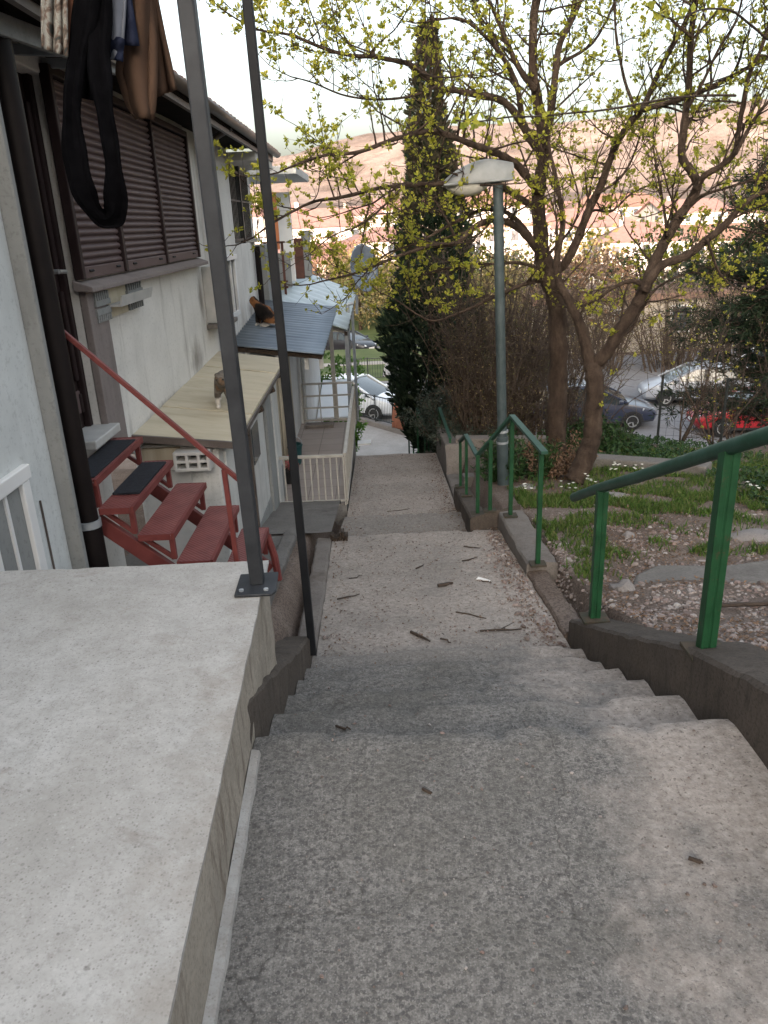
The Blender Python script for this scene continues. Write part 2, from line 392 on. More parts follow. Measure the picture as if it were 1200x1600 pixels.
    c = k.ramp(k.noise(12, 6, .65), [(.35, (.006,.042,.015,1)), (.7, (.013,.07,.028,1))])
    c = k.mix(k.ramp(k.noise(38, 6, .75), [(.60, BLK), (.66, G(.8))]), c, (.07,.04,.026,1)); c = k.mix(k.ramp(k.noise(17, 7, .8, k.coord((1,1,.3))), [(.58, BLK), (.72, G(.5))]), c, (.02,.045,.035,1))
    k.bump(k.noise(70, 5, .7), .35, .003); M['green'] = k.fin(c, .5, 0, .35)
    k = NT('green_worn'); k.co = k.coord()
    c = k.ramp(k.noise(9, 6, .7), [(.35, (.008,.045,.024,1)), (.6, (.022,.07,.05,1)), (.75, (.055,.085,.078,1))])
    k.bump(k.noise(60, 4, .6), .25, .003); M['green_worn'] = k.fin(c, .5, 0, .4)
    M['plate'] = m_plain('rusty_plate', (.03,.035,.025,1), (.07,.05,.035,1), 20, .8)
    M['lamp_pole'] = m_plain('lamp_pole_paint', (.035,.052,.055,1), (.07,.09,.095,1), 8, .5, .1)
    M['lamp_head'] = m_plain('lamp_head', (.16,.17,.172,1), (.25,.262,.265,1), 6, .5, 0, .15)
    k = NT('lamp_glass'); k.co = k.coord(); M['lamp_glass'] = k.fin(k.ramp(k.noise(8, 4), [(.3, (.34,.33,.29,1)), (.7, (.55,.54,.48,1))]), .3, 0, .4)
    # plants
    M['bark'] = NT('bark'); k = M['bark']; k.co = k.coord((1,1,.45))
    c = k.ramp(k.noise(9, 7, .65), [(.3, (.030,.021,.016,1)), (.55, (.075,.053,.04,1)), (.8, (.13,.098,.076,1))])
    k.bump(k.noise(26, 7, .75, k.coord((1,1,3))), .9, .03); M['bark'] = k.fin(c, .9, 0, .15)
    M['twig'] = m_plain('twig_bark', (.05,.035,.027,1), (.10,.075,.058,1), 8, .9)
    M['spring'] = m_leaf('spring_leaves', [(.30,.30,.035), (.42,.40,.06), (.24,.28,.035), (.52,.46,.09)], .5, .45)
    M['cypress'] = m_leaf('cypress_sprays', [(.006,.014,.009), (.012,.026,.014), (.02,.034,.018), (.03,.04,.022)], .7, .12)
    M['cypress_brown'] = m_leaf('cypress_brown', [(.045,.04,.022), (.06,.05,.03), (.03,.034,.02)], .8, .1)
    M['pine'] = m_leaf('pine_needles', [(.012,.025,.014), (.022,.04,.02), (.035,.05,.025)], .7, .15)
    M['greygreen'] = m_leaf('grey_green_leaves', [(.03,.045,.035), (.055,.07,.055), (.08,.095,.075)], .7, .2)
    M['shrubgreen'] = m_leaf('shrub_leaves', [(.05,.13,.015), (.09,.19,.03), (.13,.24,.04)], .6, .3)
    M['ground_leaf'] = m_leaf('ground_cover', [(.016,.04,.014), (.03,.065,.02), (.05,.09,.03)], .5, .25)
    M['grass'] = m_leaf('grass', [(.035,.08,.014), (.065,.125,.022), (.10,.15,.034), (.14,.145,.055)], .6, .3)
    M['petal'] = m_leaf('petals', [(.7,.7,.64), (.8,.8,.76)], .6, .3)
    M['dry'] = m_leaf('dry_leaves', [(.10,.06,.035), (.17,.10,.06), (.24,.16,.11), (.06,.04,.028)], .8, .1)
    M['pebble'] = m_leaf('pebbles', [(.14,.108,.094), (.21,.17,.15), (.28,.24,.22), (.19,.135,.118), (.36,.33,.31), (.12,.092,.08), (.24,.18,.16)], .85, 0)
    M['stick'] = m_plain('stick', (.03,.022,.018,1), (.075,.055,.042,1), 20, .9)
    M['stone'] = m_concrete('stone', (.24,.22,.21), .3, 5, (.15,.13,.12), .6, .7)
    # cloth
    def cloth(n, a, b, s=18): return m_plain(n, (*a, 1), (*b, 1), s, 1.0, bump=.2, bs=150, spec=0.0)
    M['blackcloth'] = cloth('black_cloth', (.0025,.0025,.003), (.005,.005,.006))
    M['browncloth'] = cloth('brown_cloth', (.066,.042,.030), (.092,.058,.042), 3)
    M['rust'] = cloth('rust_cloth', (.15,.07,.045), (.19,.09,.058), 3)
    M['greycloth'] = cloth('bluish_grey_cloth', (.17,.18,.21), (.24,.25,.285), 10)
    M['navy'] = cloth('navy_cloth', (.012,.015,.03), (.03,.035,.06), 14)
    k = NT('printed_cloth'); k.co = k.coord()
    c = k.ramp(k.noise(9, 3, .6, dist=2.5), [(.34, (.035,.04,.038,1)), (.45, (.12,.085,.068,1)), (.55, (.24,.24,.22,1)), (.68, (.09,.045,.03,1))])
    M['print'] = k.fin(c, .9, 0, .1)
    M['terra'] = cloth('terracotta_cloth', (.20,.085,.055), (.27,.12,.08), 6)
    # cars
    M['tyre'] = m_plain('tyre', (.012,.012,.013,1), (.022,.022,.022,1), 10, .85)
    M['rim'] = m_plain('rim', (.35,.36,.37,1), (.5,.5,.5,1), 6, .35, .7)
    M['glass'] = m_glass('car_glass', (.03,.04,.045)); M['lamp'] = m_glass('headlight', (.5,.53,.55), .1)
    M['tail'] = m_glass('tail_light', (.25,.01,.01), .2)
    M['plastic'] = m_plain('black_plastic', (.015,.015,.016,1), (.028,.028,.028,1), 9, .6)
    M['c_white'] = m_paint('white_car_paint', (.66,.69,.72)); M['c_red'] = m_paint('red_car_paint', (.36,.012,.02))
    M['c_blue'] = m_paint('dark_blue_car_paint', (.022,.03,.06)); M['c_black'] = m_paint('black_car_paint', (.012,.012,.016))
    M['c_silver'] = m_paint('silver_car_paint', (.34,.36,.40)); M['c_pale'] = m_paint('pale_car_paint', (.50,.54,.58))
    M['iron'] = m_plain('dark_iron', (.014,.017,.018,1), (.026,.03,.03,1), 10, .55)
    M['palerail'] = m_plain('pale_rail_paint', (.30,.285,.255,1), (.42,.40,.36,1), 9, .6)
    M['rustrail'] = m_plain('rust_brown_rail', (.06,.025,.018,1), (.11,.045,.032,1), 9, .7)
    k = NT('terrace_tiles'); k.co = k.coord()
    br = k.n('ShaderNodeTexBrick'); br.offset = 0; br.inputs['Scale'].default_value = 1; br.inputs['Brick Width'].default_value = .33; br.inputs['Row Height'].default_value = .33
    br.inputs['Mortar Size'].default_value = .006; br.inputs['Color1'].default_value = (.28,.235,.21,1); br.inputs['Color2'].default_value = (.31,.265,.24,1); br.inputs['Mortar'].default_value = (.17,.14,.125,1)
    k.l(k.co, br.inputs['Vector'])
    c = k.mix(k.ramp(k.noise(3, 6, .6), [(.4, BLK), (.75, G(.4))]), br.outputs[0], (.20,.165,.145,1)); M['tilefloor'] = k.fin(c, .6, 0, .3)
    M['dish'] = m_plain('dish_metal', (.13,.16,.20,1), (.20,.235,.28,1), 5, .5, .2)
    M['tarp'] = m_plain('white_tarp', (.70,.72,.74,1), (.78,.79,.80,1), 3, .6)
    M['bucket'] = m_plain('teal_plastic', (.012,.05,.055,1), (.02,.07,.075,1), 6, .5)
    M['curtain'] = m_plain('beige_curtain', (.30,.26,.19,1), (.42,.37,.29,1), 3, .9, stretch=(6,6,.3))
    M['orange'] = m_plain('orange_paint', (.5,.17,.07,1), (.58,.22,.10,1), 5, .7)
    M['farwall'] = m_wall('far_house_wall', (.46,.44,.41), (.4,.36,.3), .4)
    M['farwall2'] = m_wall('far_house_cream', (.40,.355,.30), (.38,.33,.27), .4)
    M['farglass'] = m_glass('far_window', (.05,.06,.07), .2)
    M['farroof'] = m_plain('far_red_roof', (.20,.12,.105,1), (.28,.175,.155,1), 1.5, .9)
    M['farroof2'] = m_plain('far_brown_roof', (.16,.10,.075,1), (.24,.15,.12,1), 1.5, .9)
    M['teal'] = m_plain('teal_canvas', (.08,.30,.27,1), (.12,.36,.33,1), 3, .7)
    k = NT('mountain'); k.co = k.coord((1,1,1.6))
    c = k.ramp(k.noise(.012, 9, .65), [(.3, (.13,.105,.088,1)), (.5, (.25,.205,.18,1)), (.72, (.34,.285,.255,1))])
    k.bump(k.noise(.02, 9, .7), .8, 14); M['mountain'] = k.fin(c, 1, 0, .0)
    M['steelgrey'] = m_plain('galvanised_post', (.25,.27,.29,1), (.38,.40,.42,1), 8, .5, .3)
    M['timber'] = m_plain('rotten_timber', (.025,.018,.013,1), (.06,.043,.032,1), 30, .95, bump=.9, bs=50)
    M['hedge_tan'] = m_leaf('tan_twig_leaves', [(.20,.16,.07), (.28,.22,.10), (.15,.13,.06), (.13,.15,.05)], .8, .25)
    M['hedge_dark'] = m_leaf('dark_hedge', [(.02,.035,.015), (.04,.06,.025)], .7, .15)
build_materials()

# ================================================================== GROUND
def n3(x, y, z=0, s=1.0): return noise.noise(Vector((x*s, y*s, z*s)))
PATH_PROF = [(-4,.0),(2.05,0),(2.10,-.012),(2.115,-.16),(2.43,-.168),(2.48,-.18),(2.495,-.325),(2.79,-.333),(2.84,-.345),(2.855,-.475),
    (3.12,-.482),(3.17,-.494),(3.185,-.62),(3.47,-.628),(3.52,-.64),(3.535,-.755),(3.82,-.762),(3.87,-.774),(3.885,-.885),(4.2,-.905),(5.4,-1.04),
    (6.66,-1.18),(6.72,-1.195),(6.735,-1.33),(7.70,-1.39),(7.76,-1.40),(7.775,-1.51),(9.0,-1.60),(11.5,-1.83),(11.6,-1.85)]
PLAZA = -5.22
for i in range(20):
    y = 11.615 + i*.40; z = -1.85 - (i+1)*(-PLAZA-1.85)/20
    PATH_PROF += [(y, z), (y+.385, z-.005)]
PATH_PROF += [(20.0, PLAZA)]
def path_z(y): return interp(y, PATH_PROF)
XL = [(-4,-.42),(1.0,-.42),(2.1,-.45),(4.0,-.445),(6.7,-.49),(7.8,-.42),(11.6,-.40),(12.2,-.55),(20,-.9)]
XR = [(-4,1.12),(1.0,1.10),(6.735,1.085),(6.74,.83),(7.8,.83),(11.6,.85),(12.0,.6),(20,.3)]
GARDEN = [(-6,.9),(-2,.6),(1.0,.32),(1.8,.17),(2.5,-.07),(3.3,-.42),(4.2,-.72),(5.2,-.93),(6.5,-1.03),(8,-1.22),(10.5,-1.52),(11.4,-1.75),(13.5,-2.9),(17.5,-5.47),(40,-5.5),
          (50,-6.3),(60,-7.0),(100,-10),(160,-15),(300,-18),(480,-10),(700,8),(1000,30),(4000,60)]
LANE = [(-6,-.2),(2.8,-.5),(4.3,-.72),(8.3,-1.42),(8.5,-1.75),(12.3,-2.1),(14,-3.2),(17,-5.47),(40,-5.5)]
def shading_hill(x, y):
    return 12*sstep(-6, -32, y)  # unseen rise behind the viewer, height set to shade the near scene
def terrain(x, y):
    g = interp(y, GARDEN); 
    if y < 20:
        l = interp(y, LANE); p = path_z(y) - .22
        if y > 11.6: p = min(p, g)
        xl, xr = interp(y, XL)-.10, interp(y, XR)+.16
        if x < xl: h = l*sstep(xl, xl-.15, x) + p*(1-sstep(xl, xl-.15, x))
        elif x > xr: t = sstep(xr, xr+.12, x); h = g*t + p*(1-t)
        else: h = p
        if x > xr+.2 and 1 < y < 12:
            h += .035*n3(x, y, 3, 1.3)*sstep(xr+.2, xr+.7, x) + .02*n3(x, y, 0, 4)
            h -= .14*sstep(3.4, 5.0, x)*sstep(7.5,9.5,y)
    else: h = g
    if y > 60: h += 2.5*n3(x, y, 0, .012)*sstep(60, 160, y)
    return h + shading_hill(x, y)
xs = sorted(set([round(v, 3) for v in list(np.arange(-2.0, 8.01, .16)) + [-.75,-.65,-.6,-.55,-.5,1.0,1.15,1.2,1.25,1.3,1.35,1.4] + list(np.arange(-12, -2, .8)) + list(np.arange(8.5, 26, 1.0))
     + [-2200,-1400,-800,-500,-300,-200,-140,-100,-70,-50,-35,-25,-18, 30,36,45,60,80,110,150,210,300,450,700,1200,2200]]))
ys = sorted(set([round(v, 3) for v in list(np.arange(-6, 1.5, .5)) + list(np.arange(1.5, 20, .16)) + list(np.arange(20, 44, 1.5)) + list(np.arange(46, 110, 5))
     + [-400,-200,-120,-80,-60,-45,-36,-30,-25,-20,-16,-13,-10,-8, 120,135,150,170,190,220,260,310,370,440,520,620,750,900,1100,1500,2000]]))
b = MB(); b.grid([[(x, y, terrain(x, y)) for x in xs] for y in ys])
struct(b.build('ground', M['soil'], smooth=True))

# the stair path: noses and treads as one worn sheet
rows = []
yy = []
for (a, za), (c, zc) in zip(PATH_PROF, PATH_PROF[1:]):
    n = max(1, int((c-a)/.03)) if a < 8 else max(1, int((c-a)/.09)); yy += [a+(c-a)*i/n for i in range(n)]
yy.append(20.0)
NX = 90
NOSES = [2.10,2.48,2.84,3.17,3.52,3.87,6.72,7.76]
for y in yy:
    xl, xr = interp(y, XL), interp(y, XR); row = []
    for i in range(NX+1):
        x = xl + (xr-xl)*i/NX
        wob = .030*n3(x, y, 5, 2.0) + .012*n3(x, y, 9, 8)      # noses wander a little
        z = path_z(y) + .006*n3(x, y, 0, 3) + .0025*n3(x, y, 2, 14)
        for yn in NOSES:
            if -.075 < y-yn <= .004:
                ch = max(0, n3(x, yn, 3, 7)+.6*n3(x, yn, 8, 19)-.12); z -= .06*min(.6, ch)*(1+(y-yn)/.08)
        row.append((x, y + (wob if 1.9 < y < 11.7 else 0), z))
    rows.append(row)
pb = MB(); pb.grid(rows); struct(pb.build('stair_path', M['path'], smooth='auto'))

# lower paved square, parking road and car park
def sheet(name, poly, z, mt):
    q = MB(); q.prism(poly, 'z', z-.12, z); return struct(q.build(name, mt))
sheet('lower_pavement', [(-3.5,19.5),(2.4,19.5),(2.6,22.9),(1.5,24.4),(-.7,27.6),(-3.5,31.5)], PLAZA+.01, M['plaza'])
sheet('car_park', [(-30,27),(-3.4,31.6),(-.6,27.68),(1.6,24.5),(2.7,23.0),(5,19.3),(45,17.8),(60,45),(-30,36)], -5.43, M['asphalt'])
sheet('far_road', [(-14,46.5),(3,49.0),(16,47.5),(16,52),(3,53.5),(-14,51)], -6.28, M['asphalt'])
sheet('far_footpath', [(.2,37.0),(1.2,37.0),(1.6,46.5),(.7,46.5)], -5.35, M['plaza'])
sheet('far_cross_path', [(-3.4,40.5),(4,40.7),(4,41.6),(-3.4,41.4)], -5.37, M['plaza'])
def far_patch(name, poly, z, mt): return sheet(name, poly, z, mt)
far_patch('grass_verge', [(-4,36.2),(9,36.2),(9,46.2),(-4,46.2)], -5.395, M['grass_ground'])
q = MB(); q.grid([[(x, y, max(terrain(x, y)+.02, -6.25)+(y-53)*.045+.25*n3(x, y, 0, .2)) for x in np.arange(-22, 24, 1.5)] for y in np.arange(53, 76, 1.5)])
struct(q.build('grass_bank', M['grass_ground'], smooth=True))

# mountains beyond the valley
q = MB(); rws = []
ridge = [(-2600,60),(-900,95),(-260,104),(-156,112),(0,138),(60,146),(250,150),(592,158),(1000,200),(2600,240)]
for j in range(46):
    t = j/45; y = 760 + 1300*t
    row = []
    for x in np.arange(-2600, 2601, 52):
        top = interp(x*1500/ (1500 if True else y), ridge)*y/1500
        prof = sstep(0, .56, t)*1.0 - .35*sstep(.6, 1, t)
        h = top*1.03*prof + (n3(x, y, 0, .004)*26 + n3(x, y, 4, .012)*9)*min(1, 4*t)*prof - 2
        row.append((x, y, h))
    rws.append(row)
q.grid(rws); struct(q.build('mountains', M['mountain'], smooth=True))

# ================================================================== LEFT: PLATFORM, KERBS
def rough(mb, amp, s=6, keep=None):
    out = []
    for x, y, z in mb.v:
        p = Vector((x*s, y*s, z*s)); nv = noise.noise_vector(p)
        out.append((x+nv.x*amp, y+nv.y*amp, z+nv.z*amp))
    mb.v = out; return mb
def slab_grid(corners, z0, z1, n=36, mside=14):
    """corners (4, ccw) -> gridded box whose edges can be roughened"""
    mb = MB(); A, B, C_, D = [Vector((*c, 0)) for c in corners]
    def q(u, v): return A.lerp(B, u).lerp(D.lerp(C_, u), v)
    bm = bmesh.new(); bmesh.ops.create_cube(bm, size=1)
    bmesh.ops.subdivide_edges(bm, edges=bm.edges, cuts=n, use_grid_fill=True)
    for v in bm.verts:
        p = q(v.co.x+.5, v.co.y+.5); v.co = (p.x, p.y, z0+(z1-z0)*(v.co.z+.5))
    mb.v = [tuple(v.co) for v in bm.verts]; bm.verts.index_update(); mb.f = [tuple(v.index for v in f.verts) for f in bm.faces]; bm.free()
    return mb
ZP = .30
pl = thing('concrete_platform', 'pale concrete platform at the left foreground, carrying a grey pole', 'concrete platform', (-1.2, 1.2, 0))
top = rough(slab_grid([(-2.6,-1.2),(-.325,-1.2),(-.472,2.83),(-2.6,2.83)], .287, ZP, 60), .0045, 17)
top.build('slab', M['platform'], pl, smooth='auto')
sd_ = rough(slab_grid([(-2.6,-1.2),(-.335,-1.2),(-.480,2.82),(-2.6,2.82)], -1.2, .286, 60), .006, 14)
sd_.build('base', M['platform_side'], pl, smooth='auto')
q = MB(); L_ = []
for i in range(121):
    y0 = .5+i*.0125; xa = -.395-.0317*(y0-1); wv = .002+.009*max(0, .25+noise.noise(Vector((y0*9, 0, 0))))
    L_.append([(xa-.02,y0,-.02),(xa-.02,y0,.022),(xa+.004,y0,.018+.008*noise.noise(Vector((y0*14,5,0)))),(xa+.005+wv*.6,y0,.003),(xa+.005+wv*.6,y0,-.02)])
q.loft(L_); q.build('mortar', M['platform'], pl, smooth='auto')
def strip_wall(pts, zb, w_, side=-1, sub=.06, amp=.012):
    """wall along pts (x,y,ztop), face at x, thickness w_ away in x*side"""
    ring = []
    for (x0,y0,z0_), (x1,y1,z1_) in zip(pts, pts[1:]):
        n = max(1, int(math.hypot(x1-x0, y1-y0)/sub))
        for i in range(n): t = i/n; ring.append((x0+(x1-x0)*t, y0+(y1-y0)*t, z0_+(z1_-z0_)*t))
    ring.append(pts[-1]); R = []
    for x, y, z in ring:
        zz = zb(y) if callable(zb) else zb
        r = [(x, y, zz), (x, y, zz*.66+z*.34), (x, y, zz*.33+z*.67), (x, y, z-.015), (x+side*.015, y, z), (x+side*w_*.5, y, z+.004), (x+side*(w_-.015), y, z), (x+side*w_, y, z-.015), (x+side*w_, y, zz)]
        R.append(r)
    mb = MB(); mb.loft(R); return rough(mb, amp, 9)
o = strip_wall([(-.452,2.02,.17),(-.452,2.14,.13),(-.45,3.0,-.26),(-.447,3.9,-.66)], lambda y: path_z(y)-.35, .17)
tag(o.build('stair_kerb', M['dark_kerb'], smooth='auto', origin=(-.5,3,-.8)), 'dark mossy sloping kerb between the pale platform and the upper steps', 'kerb')
o = strip_wall([(-.447,3.92,-.83),(-.46,5.0,-.95),(-.49,6.45,-1.10)], lambda y: path_z(y)-.4, .13)
tag(o.build('path_kerb', M['kerb'], smooth='auto', origin=(-.5,5,-1.2)), 'low grey kerb along the left edge of the twig strewn landing', 'kerb')
o = strip_wall([(-.74,2.86,-.40),(-.76,4.5,-.69),(-.80,6.6,-1.06)], lambda y: interp(y, LANE)-.2, .12)
tag(o.build('gutter_lip', M['lane'], smooth='auto', origin=(-.8,5,-1)), 'worn concrete rim of the drain channel beside the red metal stair foot', 'kerb')
# paved strip at the foot of the house
q = MB(); q.grid([[(x, y, interp(y, LANE)+.012+.006*n3(x,y,0,4)) for x in np.linspace(-2.2, -.86, 12)] for y in np.arange(2.85, 8.36, .12)])
struct(q.build('side_lane', M['lane'], smooth=True))
q = MB(); q.grid([[(x, y, interp(y, LANE)+.03+.01*n3(x,y,0,4)) for x in np.linspace(-1.35, -.49, 10)] for y in np.arange(6.55, 8.36, .12)])
struct(q.build('lane_landing', M['lane'], smooth=True))
# broken drain stump
q = MB()
for i in range(9): 
    x = -.50+.018*i+rnd.uniform(-.004,.004); q.box(x, x+.015, 6.50+rnd.uniform(0,.02), 6.62, -1.28, -1.10+rnd.uniform(-.035,.02))
tag(q.build('timber_board', M['timber'], origin=(-.42,6.56,-1.2)), 'rotten dark board end stuck beside the path below the landing', 'board')

# ================================================================== RIGHT: WALLS AND KERBS
o = strip_wall([(1.10,.2,.42),(1.10,1.6,.33),(1.10,1.83,.26),(1.10,2.05,.185),(1.10,2.5,.02),(1.10,3.3,-.37),(1.10,4.14,-.76)], lambda y: path_z(y)-.4, .26, 1)
tag(o.build('retaining_wall', M['dark_kerb'], smooth='auto', origin=(1.2,2.5,-.4)), 'dark low retaining wall at right of the upper steps, carrying the nearest green handrail', 'wall')
o = strip_wall([(1.085,4.18,-.87),(1.083,5.2,-.985),(1.08,5.45,-1.0)], lambda y: path_z(y)-.3, .16, 1)
tag(o.build('flat_kerb', M['soil'], smooth='auto', origin=(1.2,4.8,-1)), 'thin tan kerb strip level with the gravel at right of the landing', 'kerb')
o = strip_wall([(1.075,5.35,-.93),(1.07,6.0,-.97),(1.07,6.72,-1.02)], lambda y: path_z(y)-.35, .24, 1)
tag(o.build('rail_kerb', M['kerb'], smooth='auto', origin=(1.2,6,-1)), 'raised grey kerb under the middle green handrail', 'kerb')
o = strip_wall([(.82,6.80,-1.10),(.82,7.6,-1.22),(.83,8.5,-1.36)], lambda y: path_z(y)-.35, .17, 1)
cw = MB(); cw.hexa([(.82,6.79,-1.5),(1.09,6.72,-1.5),(1.30,6.84,-1.5),(.99,6.90,-1.5),(.82,6.79,-1.10),(1.09,6.72,-1.0),(1.30,6.84,-1.0),(.99,6.90,-1.10)])
o.add(cw.v, cw.f)
tag(o.build('offset_kerb', M['dark_kerb'], smooth='auto', origin=(.9,7.5,-1.2)), 'dark streaky kerb stepping in below the landing at the middle handrail', 'kerb')
o = strip_wall([(.84,8.6,-1.52),(.85,9.7,-1.60),(.86,9.9,-1.25),(.86,11.55,-1.42)], lambda y: path_z(y)-.35, .18, 1)
tag(o.build('far_kerb', M['kerb'], smooth='auto', origin=(.9,10,-1.6)), 'grey kerb beside the lower landing, rising toward the dark cypress', 'kerb')
o = MB(); o.hexa([(1.0,10.0,-2.2),(2.35,9.6,-2.2),(2.4,9.78,-2.2),(1.02,10.2,-2.2),(1.0,10.0,-1.20),(2.35,9.6,-1.15),(2.4,9.78,-1.15),(1.02,10.2,-1.20)])
tag(o.build('cross_wall', M['kerb'], bev=.015, origin=(1.7,9.9,-1.3)), 'pale concrete cross wall standing behind the street lamp foot', 'wall')
o = MB(); o.box(.99,1.5,8.95,9.12,-1.9,-1.40)
tag(o.build('low_wall', M['kerb'], bev=.012, origin=(1.25,9,-1.5)), 'short low concrete block left of the lamp foot', 'wall')
# slabs and stones in the garden
def rock(name, c, r, mt, label, cat, sq=(1,1,.7), seed=0, group=None):
    bm = bmesh.new(); bmesh.ops.create_icosphere(bm, subdivisions=3, radius=1)
    for v in bm.verts:
        nn = 1+.35*noise.noise(v.co*1.4+Vector((seed*3.1,0,0)))+.12*noise.noise(v.co*4+Vector((seed,0,0)))
        v.co = Vector((v.co.x*sq[0], v.co.y*sq[1], v.co.z*sq[2]))*nn*r
    mb = MB(); mb.v = [(v.co.x+c[0], v.co.y+c[1], v.co.z+c[2]) for v in bm.verts]; bm.verts.index_update()
    mb.f = [tuple(v.index for v in f.verts) for f in bm.faces]; bm.free()
    return tag(mb.build(name, mt, smooth='auto', origin=c), label, cat, group)
sl_ = MB(); pts = [(1.68,4.70),(1.78,4.60),(2.1,4.58),(2.5,4.63),(3.4,4.66),(3.5,5.0),(2.9,5.02),(2.4,4.95),(1.95,4.98),(1.74,4.86)]
sl_.prism(pts, 'z', -1.0, -.815)
tag(rough(sl_, .018, 4).build('concrete_slab', M['lane'], bev=.02, origin=(2.3,5,-.9)), 'flat grey concrete slab lying in the gravel at right', 'slab')
rock('stone', (1.58,4.60,-.83), .11, M['stone'], 'pale purple grey boulder beside the left end of the flat slab', 'stone', (.8,.7,.8), 1)
rock('stone', (3.05,5.75,-.995), .2, M['stone'], 'wide pale flat rock at the far right edge of the garden gravel', 'stone', (1.3,.8,.38), 2)
rock('stone', (2.30,7.35,-1.19), .18, M['stone'], 'low grey rock in the grass in front of the leaning trunk', 'stone', (1.4,.9,.5), 3)
rock('stone', (1.55,7.9,-1.24), .14, M['stone'], 'white grey rock right at the lamp foot', 'stone', (1.2,.8,.45), 4)
rock('stone', (2.03,5.9,-.98), .05, M['stone'], 'small white round stone beyond the slab, near the big post', 'stone', (1,1,.9), 5)
kb = MB(); kb.hexa([(2.32,8.9,-1.6),(3.6,8.1,-1.6),(3.75,8.3,-1.6),(2.4,9.1,-1.6),(2.32,8.9,-1.18),(3.6,8.1,-1.12),(3.75,8.3,-1.12),(2.4,9.1,-1.18)])
tag(kb.build('garden_kerb', M['lane'], bev=.02, origin=(3,8.5,-1.3)), 'half buried concrete edging crossing the lawn right of the tree trunks', 'kerb')

# ================================================================== HANDRAILS
def sq_post(b_, p0, p1, s): b_.bar(p0, p1, s, s, up=(0,1,0))
hr = thing('handrail', 'nearest green tube handrail with two thick posts on the dark wall', 'handrail', (1.17,3.2,-.2), 'green handrails down the steps')
rl = [(1.18,.9,1.47),(1.175,1.7,1.14),(1.17,2.25,.90),(1.17,2.6,.745),(1.165,3.3,.43),(1.165,3.9,.17),(1.163,4.25,.01),(1.163,4.40,-.06)]
MB().tube(rl, .028, 12).build('rail', M['green_worn'], hr, smooth='auto')
for (x,y,zb,zt) in ((1.175,2.48,.01,.80),(1.17,3.86,-.60,.17),(1.18,1.1,.35,1.36)):
    q = MB()
    for dx in (-.016,.016): q.bar((x+dx,y,zb),(x+dx,y,zt), .026, .05, up=(0,1,0))
    q.bar((x,y-.006,zb),(x,y-.006,zt), .02,.03, up=(0,1,0))
    p = q.build('post', M['green'], hr, bev=.004)
    MB().box(x-.075,x+.075,y-.06,y+.06,zb-.005,zb+.012).build('base_plate', M['plate'], p, bev=.003)
def rail_run(label, top, posts, s=.035, wid=.05, mat_top='green_worn'):
    c = top[len(top)//2]
    r = thing('handrail', label, 'handrail', c, 'green handrails down the steps')
    q = MB()
    for a, b_ in zip(top, top[1:]): q.bar(a, b_, wid, .022)
    q.build('rail', M[mat_top], r)
    for (x,y,zb,zt) in posts:
        q = MB(); sq_post(q, (x,y,zb), (x,y,zt), s); p = q.build('post', M['green'], r, bev=.003)
        MB().box(x-.06,x+.06,y-.05,y+.05,zb-.004,zb+.01).build('base_plate', M['plate'], p)
    return r
rail_run('middle green handrail, bent like a roof, on the raised kerb of the landing',
    [(1.16,5.25,-.025),(1.15,6.55,-.065),(.905,6.98,-.545)],
    [(1.155,5.33,-.93,-.03),(1.15,6.53,-.99,-.075),(1.0,6.78,-1.03,-.34),(.905,6.95,-1.12,-.53)])
rail_run('short green handrail directly below the middle one on the dark offset kerb',
    [(.905,6.99,-.55),(.90,7.88,-.58),(.895,8.42,-.80)], [(.90,7.84,-1.24,-.585),(.895,8.40,-1.33,-.79)], s=.03, wid=.04)
rail_run('far green handrail with a peak, in front of the shrub under the cypress',
    [(.93,10.0,-1.19),(.905,11.45,-1.10),(.88,11.9,-1.42),(.80,12.5,-1.55)], [(.93,10.02,-1.30,-1.2),(.905,11.45,-1.40,-1.12),(.80,12.5,-2.1,-1.56)], s=.03, wid=.04)
rail_run('farthest pale handrail low against the dark cypress foot',
    [(.76,12.9,-1.72),(.68,13.7,-1.62),(.62,14.3,-2.1),(.57,15.2,-2.2),(.50,16,-2.6)], [(.76,12.9,-2.4,-1.73),(.68,13.7,-2.75,-1.64),(.62,14.3,-2.95,-2.1),(.57,15.2,-3.3,-2.2)], s=.03, wid=.04)

# ================================================================== POLES
p = thing('steel_pole', 'thick grey square pole on a base plate at the platform corner', 'pole', (-.487,2.6,ZP))
MB().bar((-.483,2.6,ZP+.012), (-.533,2.6,4.2), .05, .05, up=(0,1,0)).build('post', M['pole'], p, bev=.006)
q = MB(); q.prism([(-.555,2.50),(-.42,2.50),(-.405,2.53),(-.415,2.69),(-.56,2.68)], 'z', ZP+.002, ZP+.014); bp = q.build('base_plate', M['pole'], p, bev=.004)
q = MB()
for dx, dy in ((-.045,-.07),(.045,-.07)): MB().lathe((-.487+dx,2.6+dy,ZP+.013), [(.009,0),(.009,.008)], 8).build('bolt', M['steelgrey'], bp)
p = thing('steel_pole', 'thin dark square pole at the foot of the dark sloping kerb', 'pole', (-.437,3.8,-.68))
MB().bar((-.437,3.8,-.72), (-.497,3.72,3.9), .042, .042, up=(0,1,0)).build('post', M['pole_dark'], p, bev=.005)

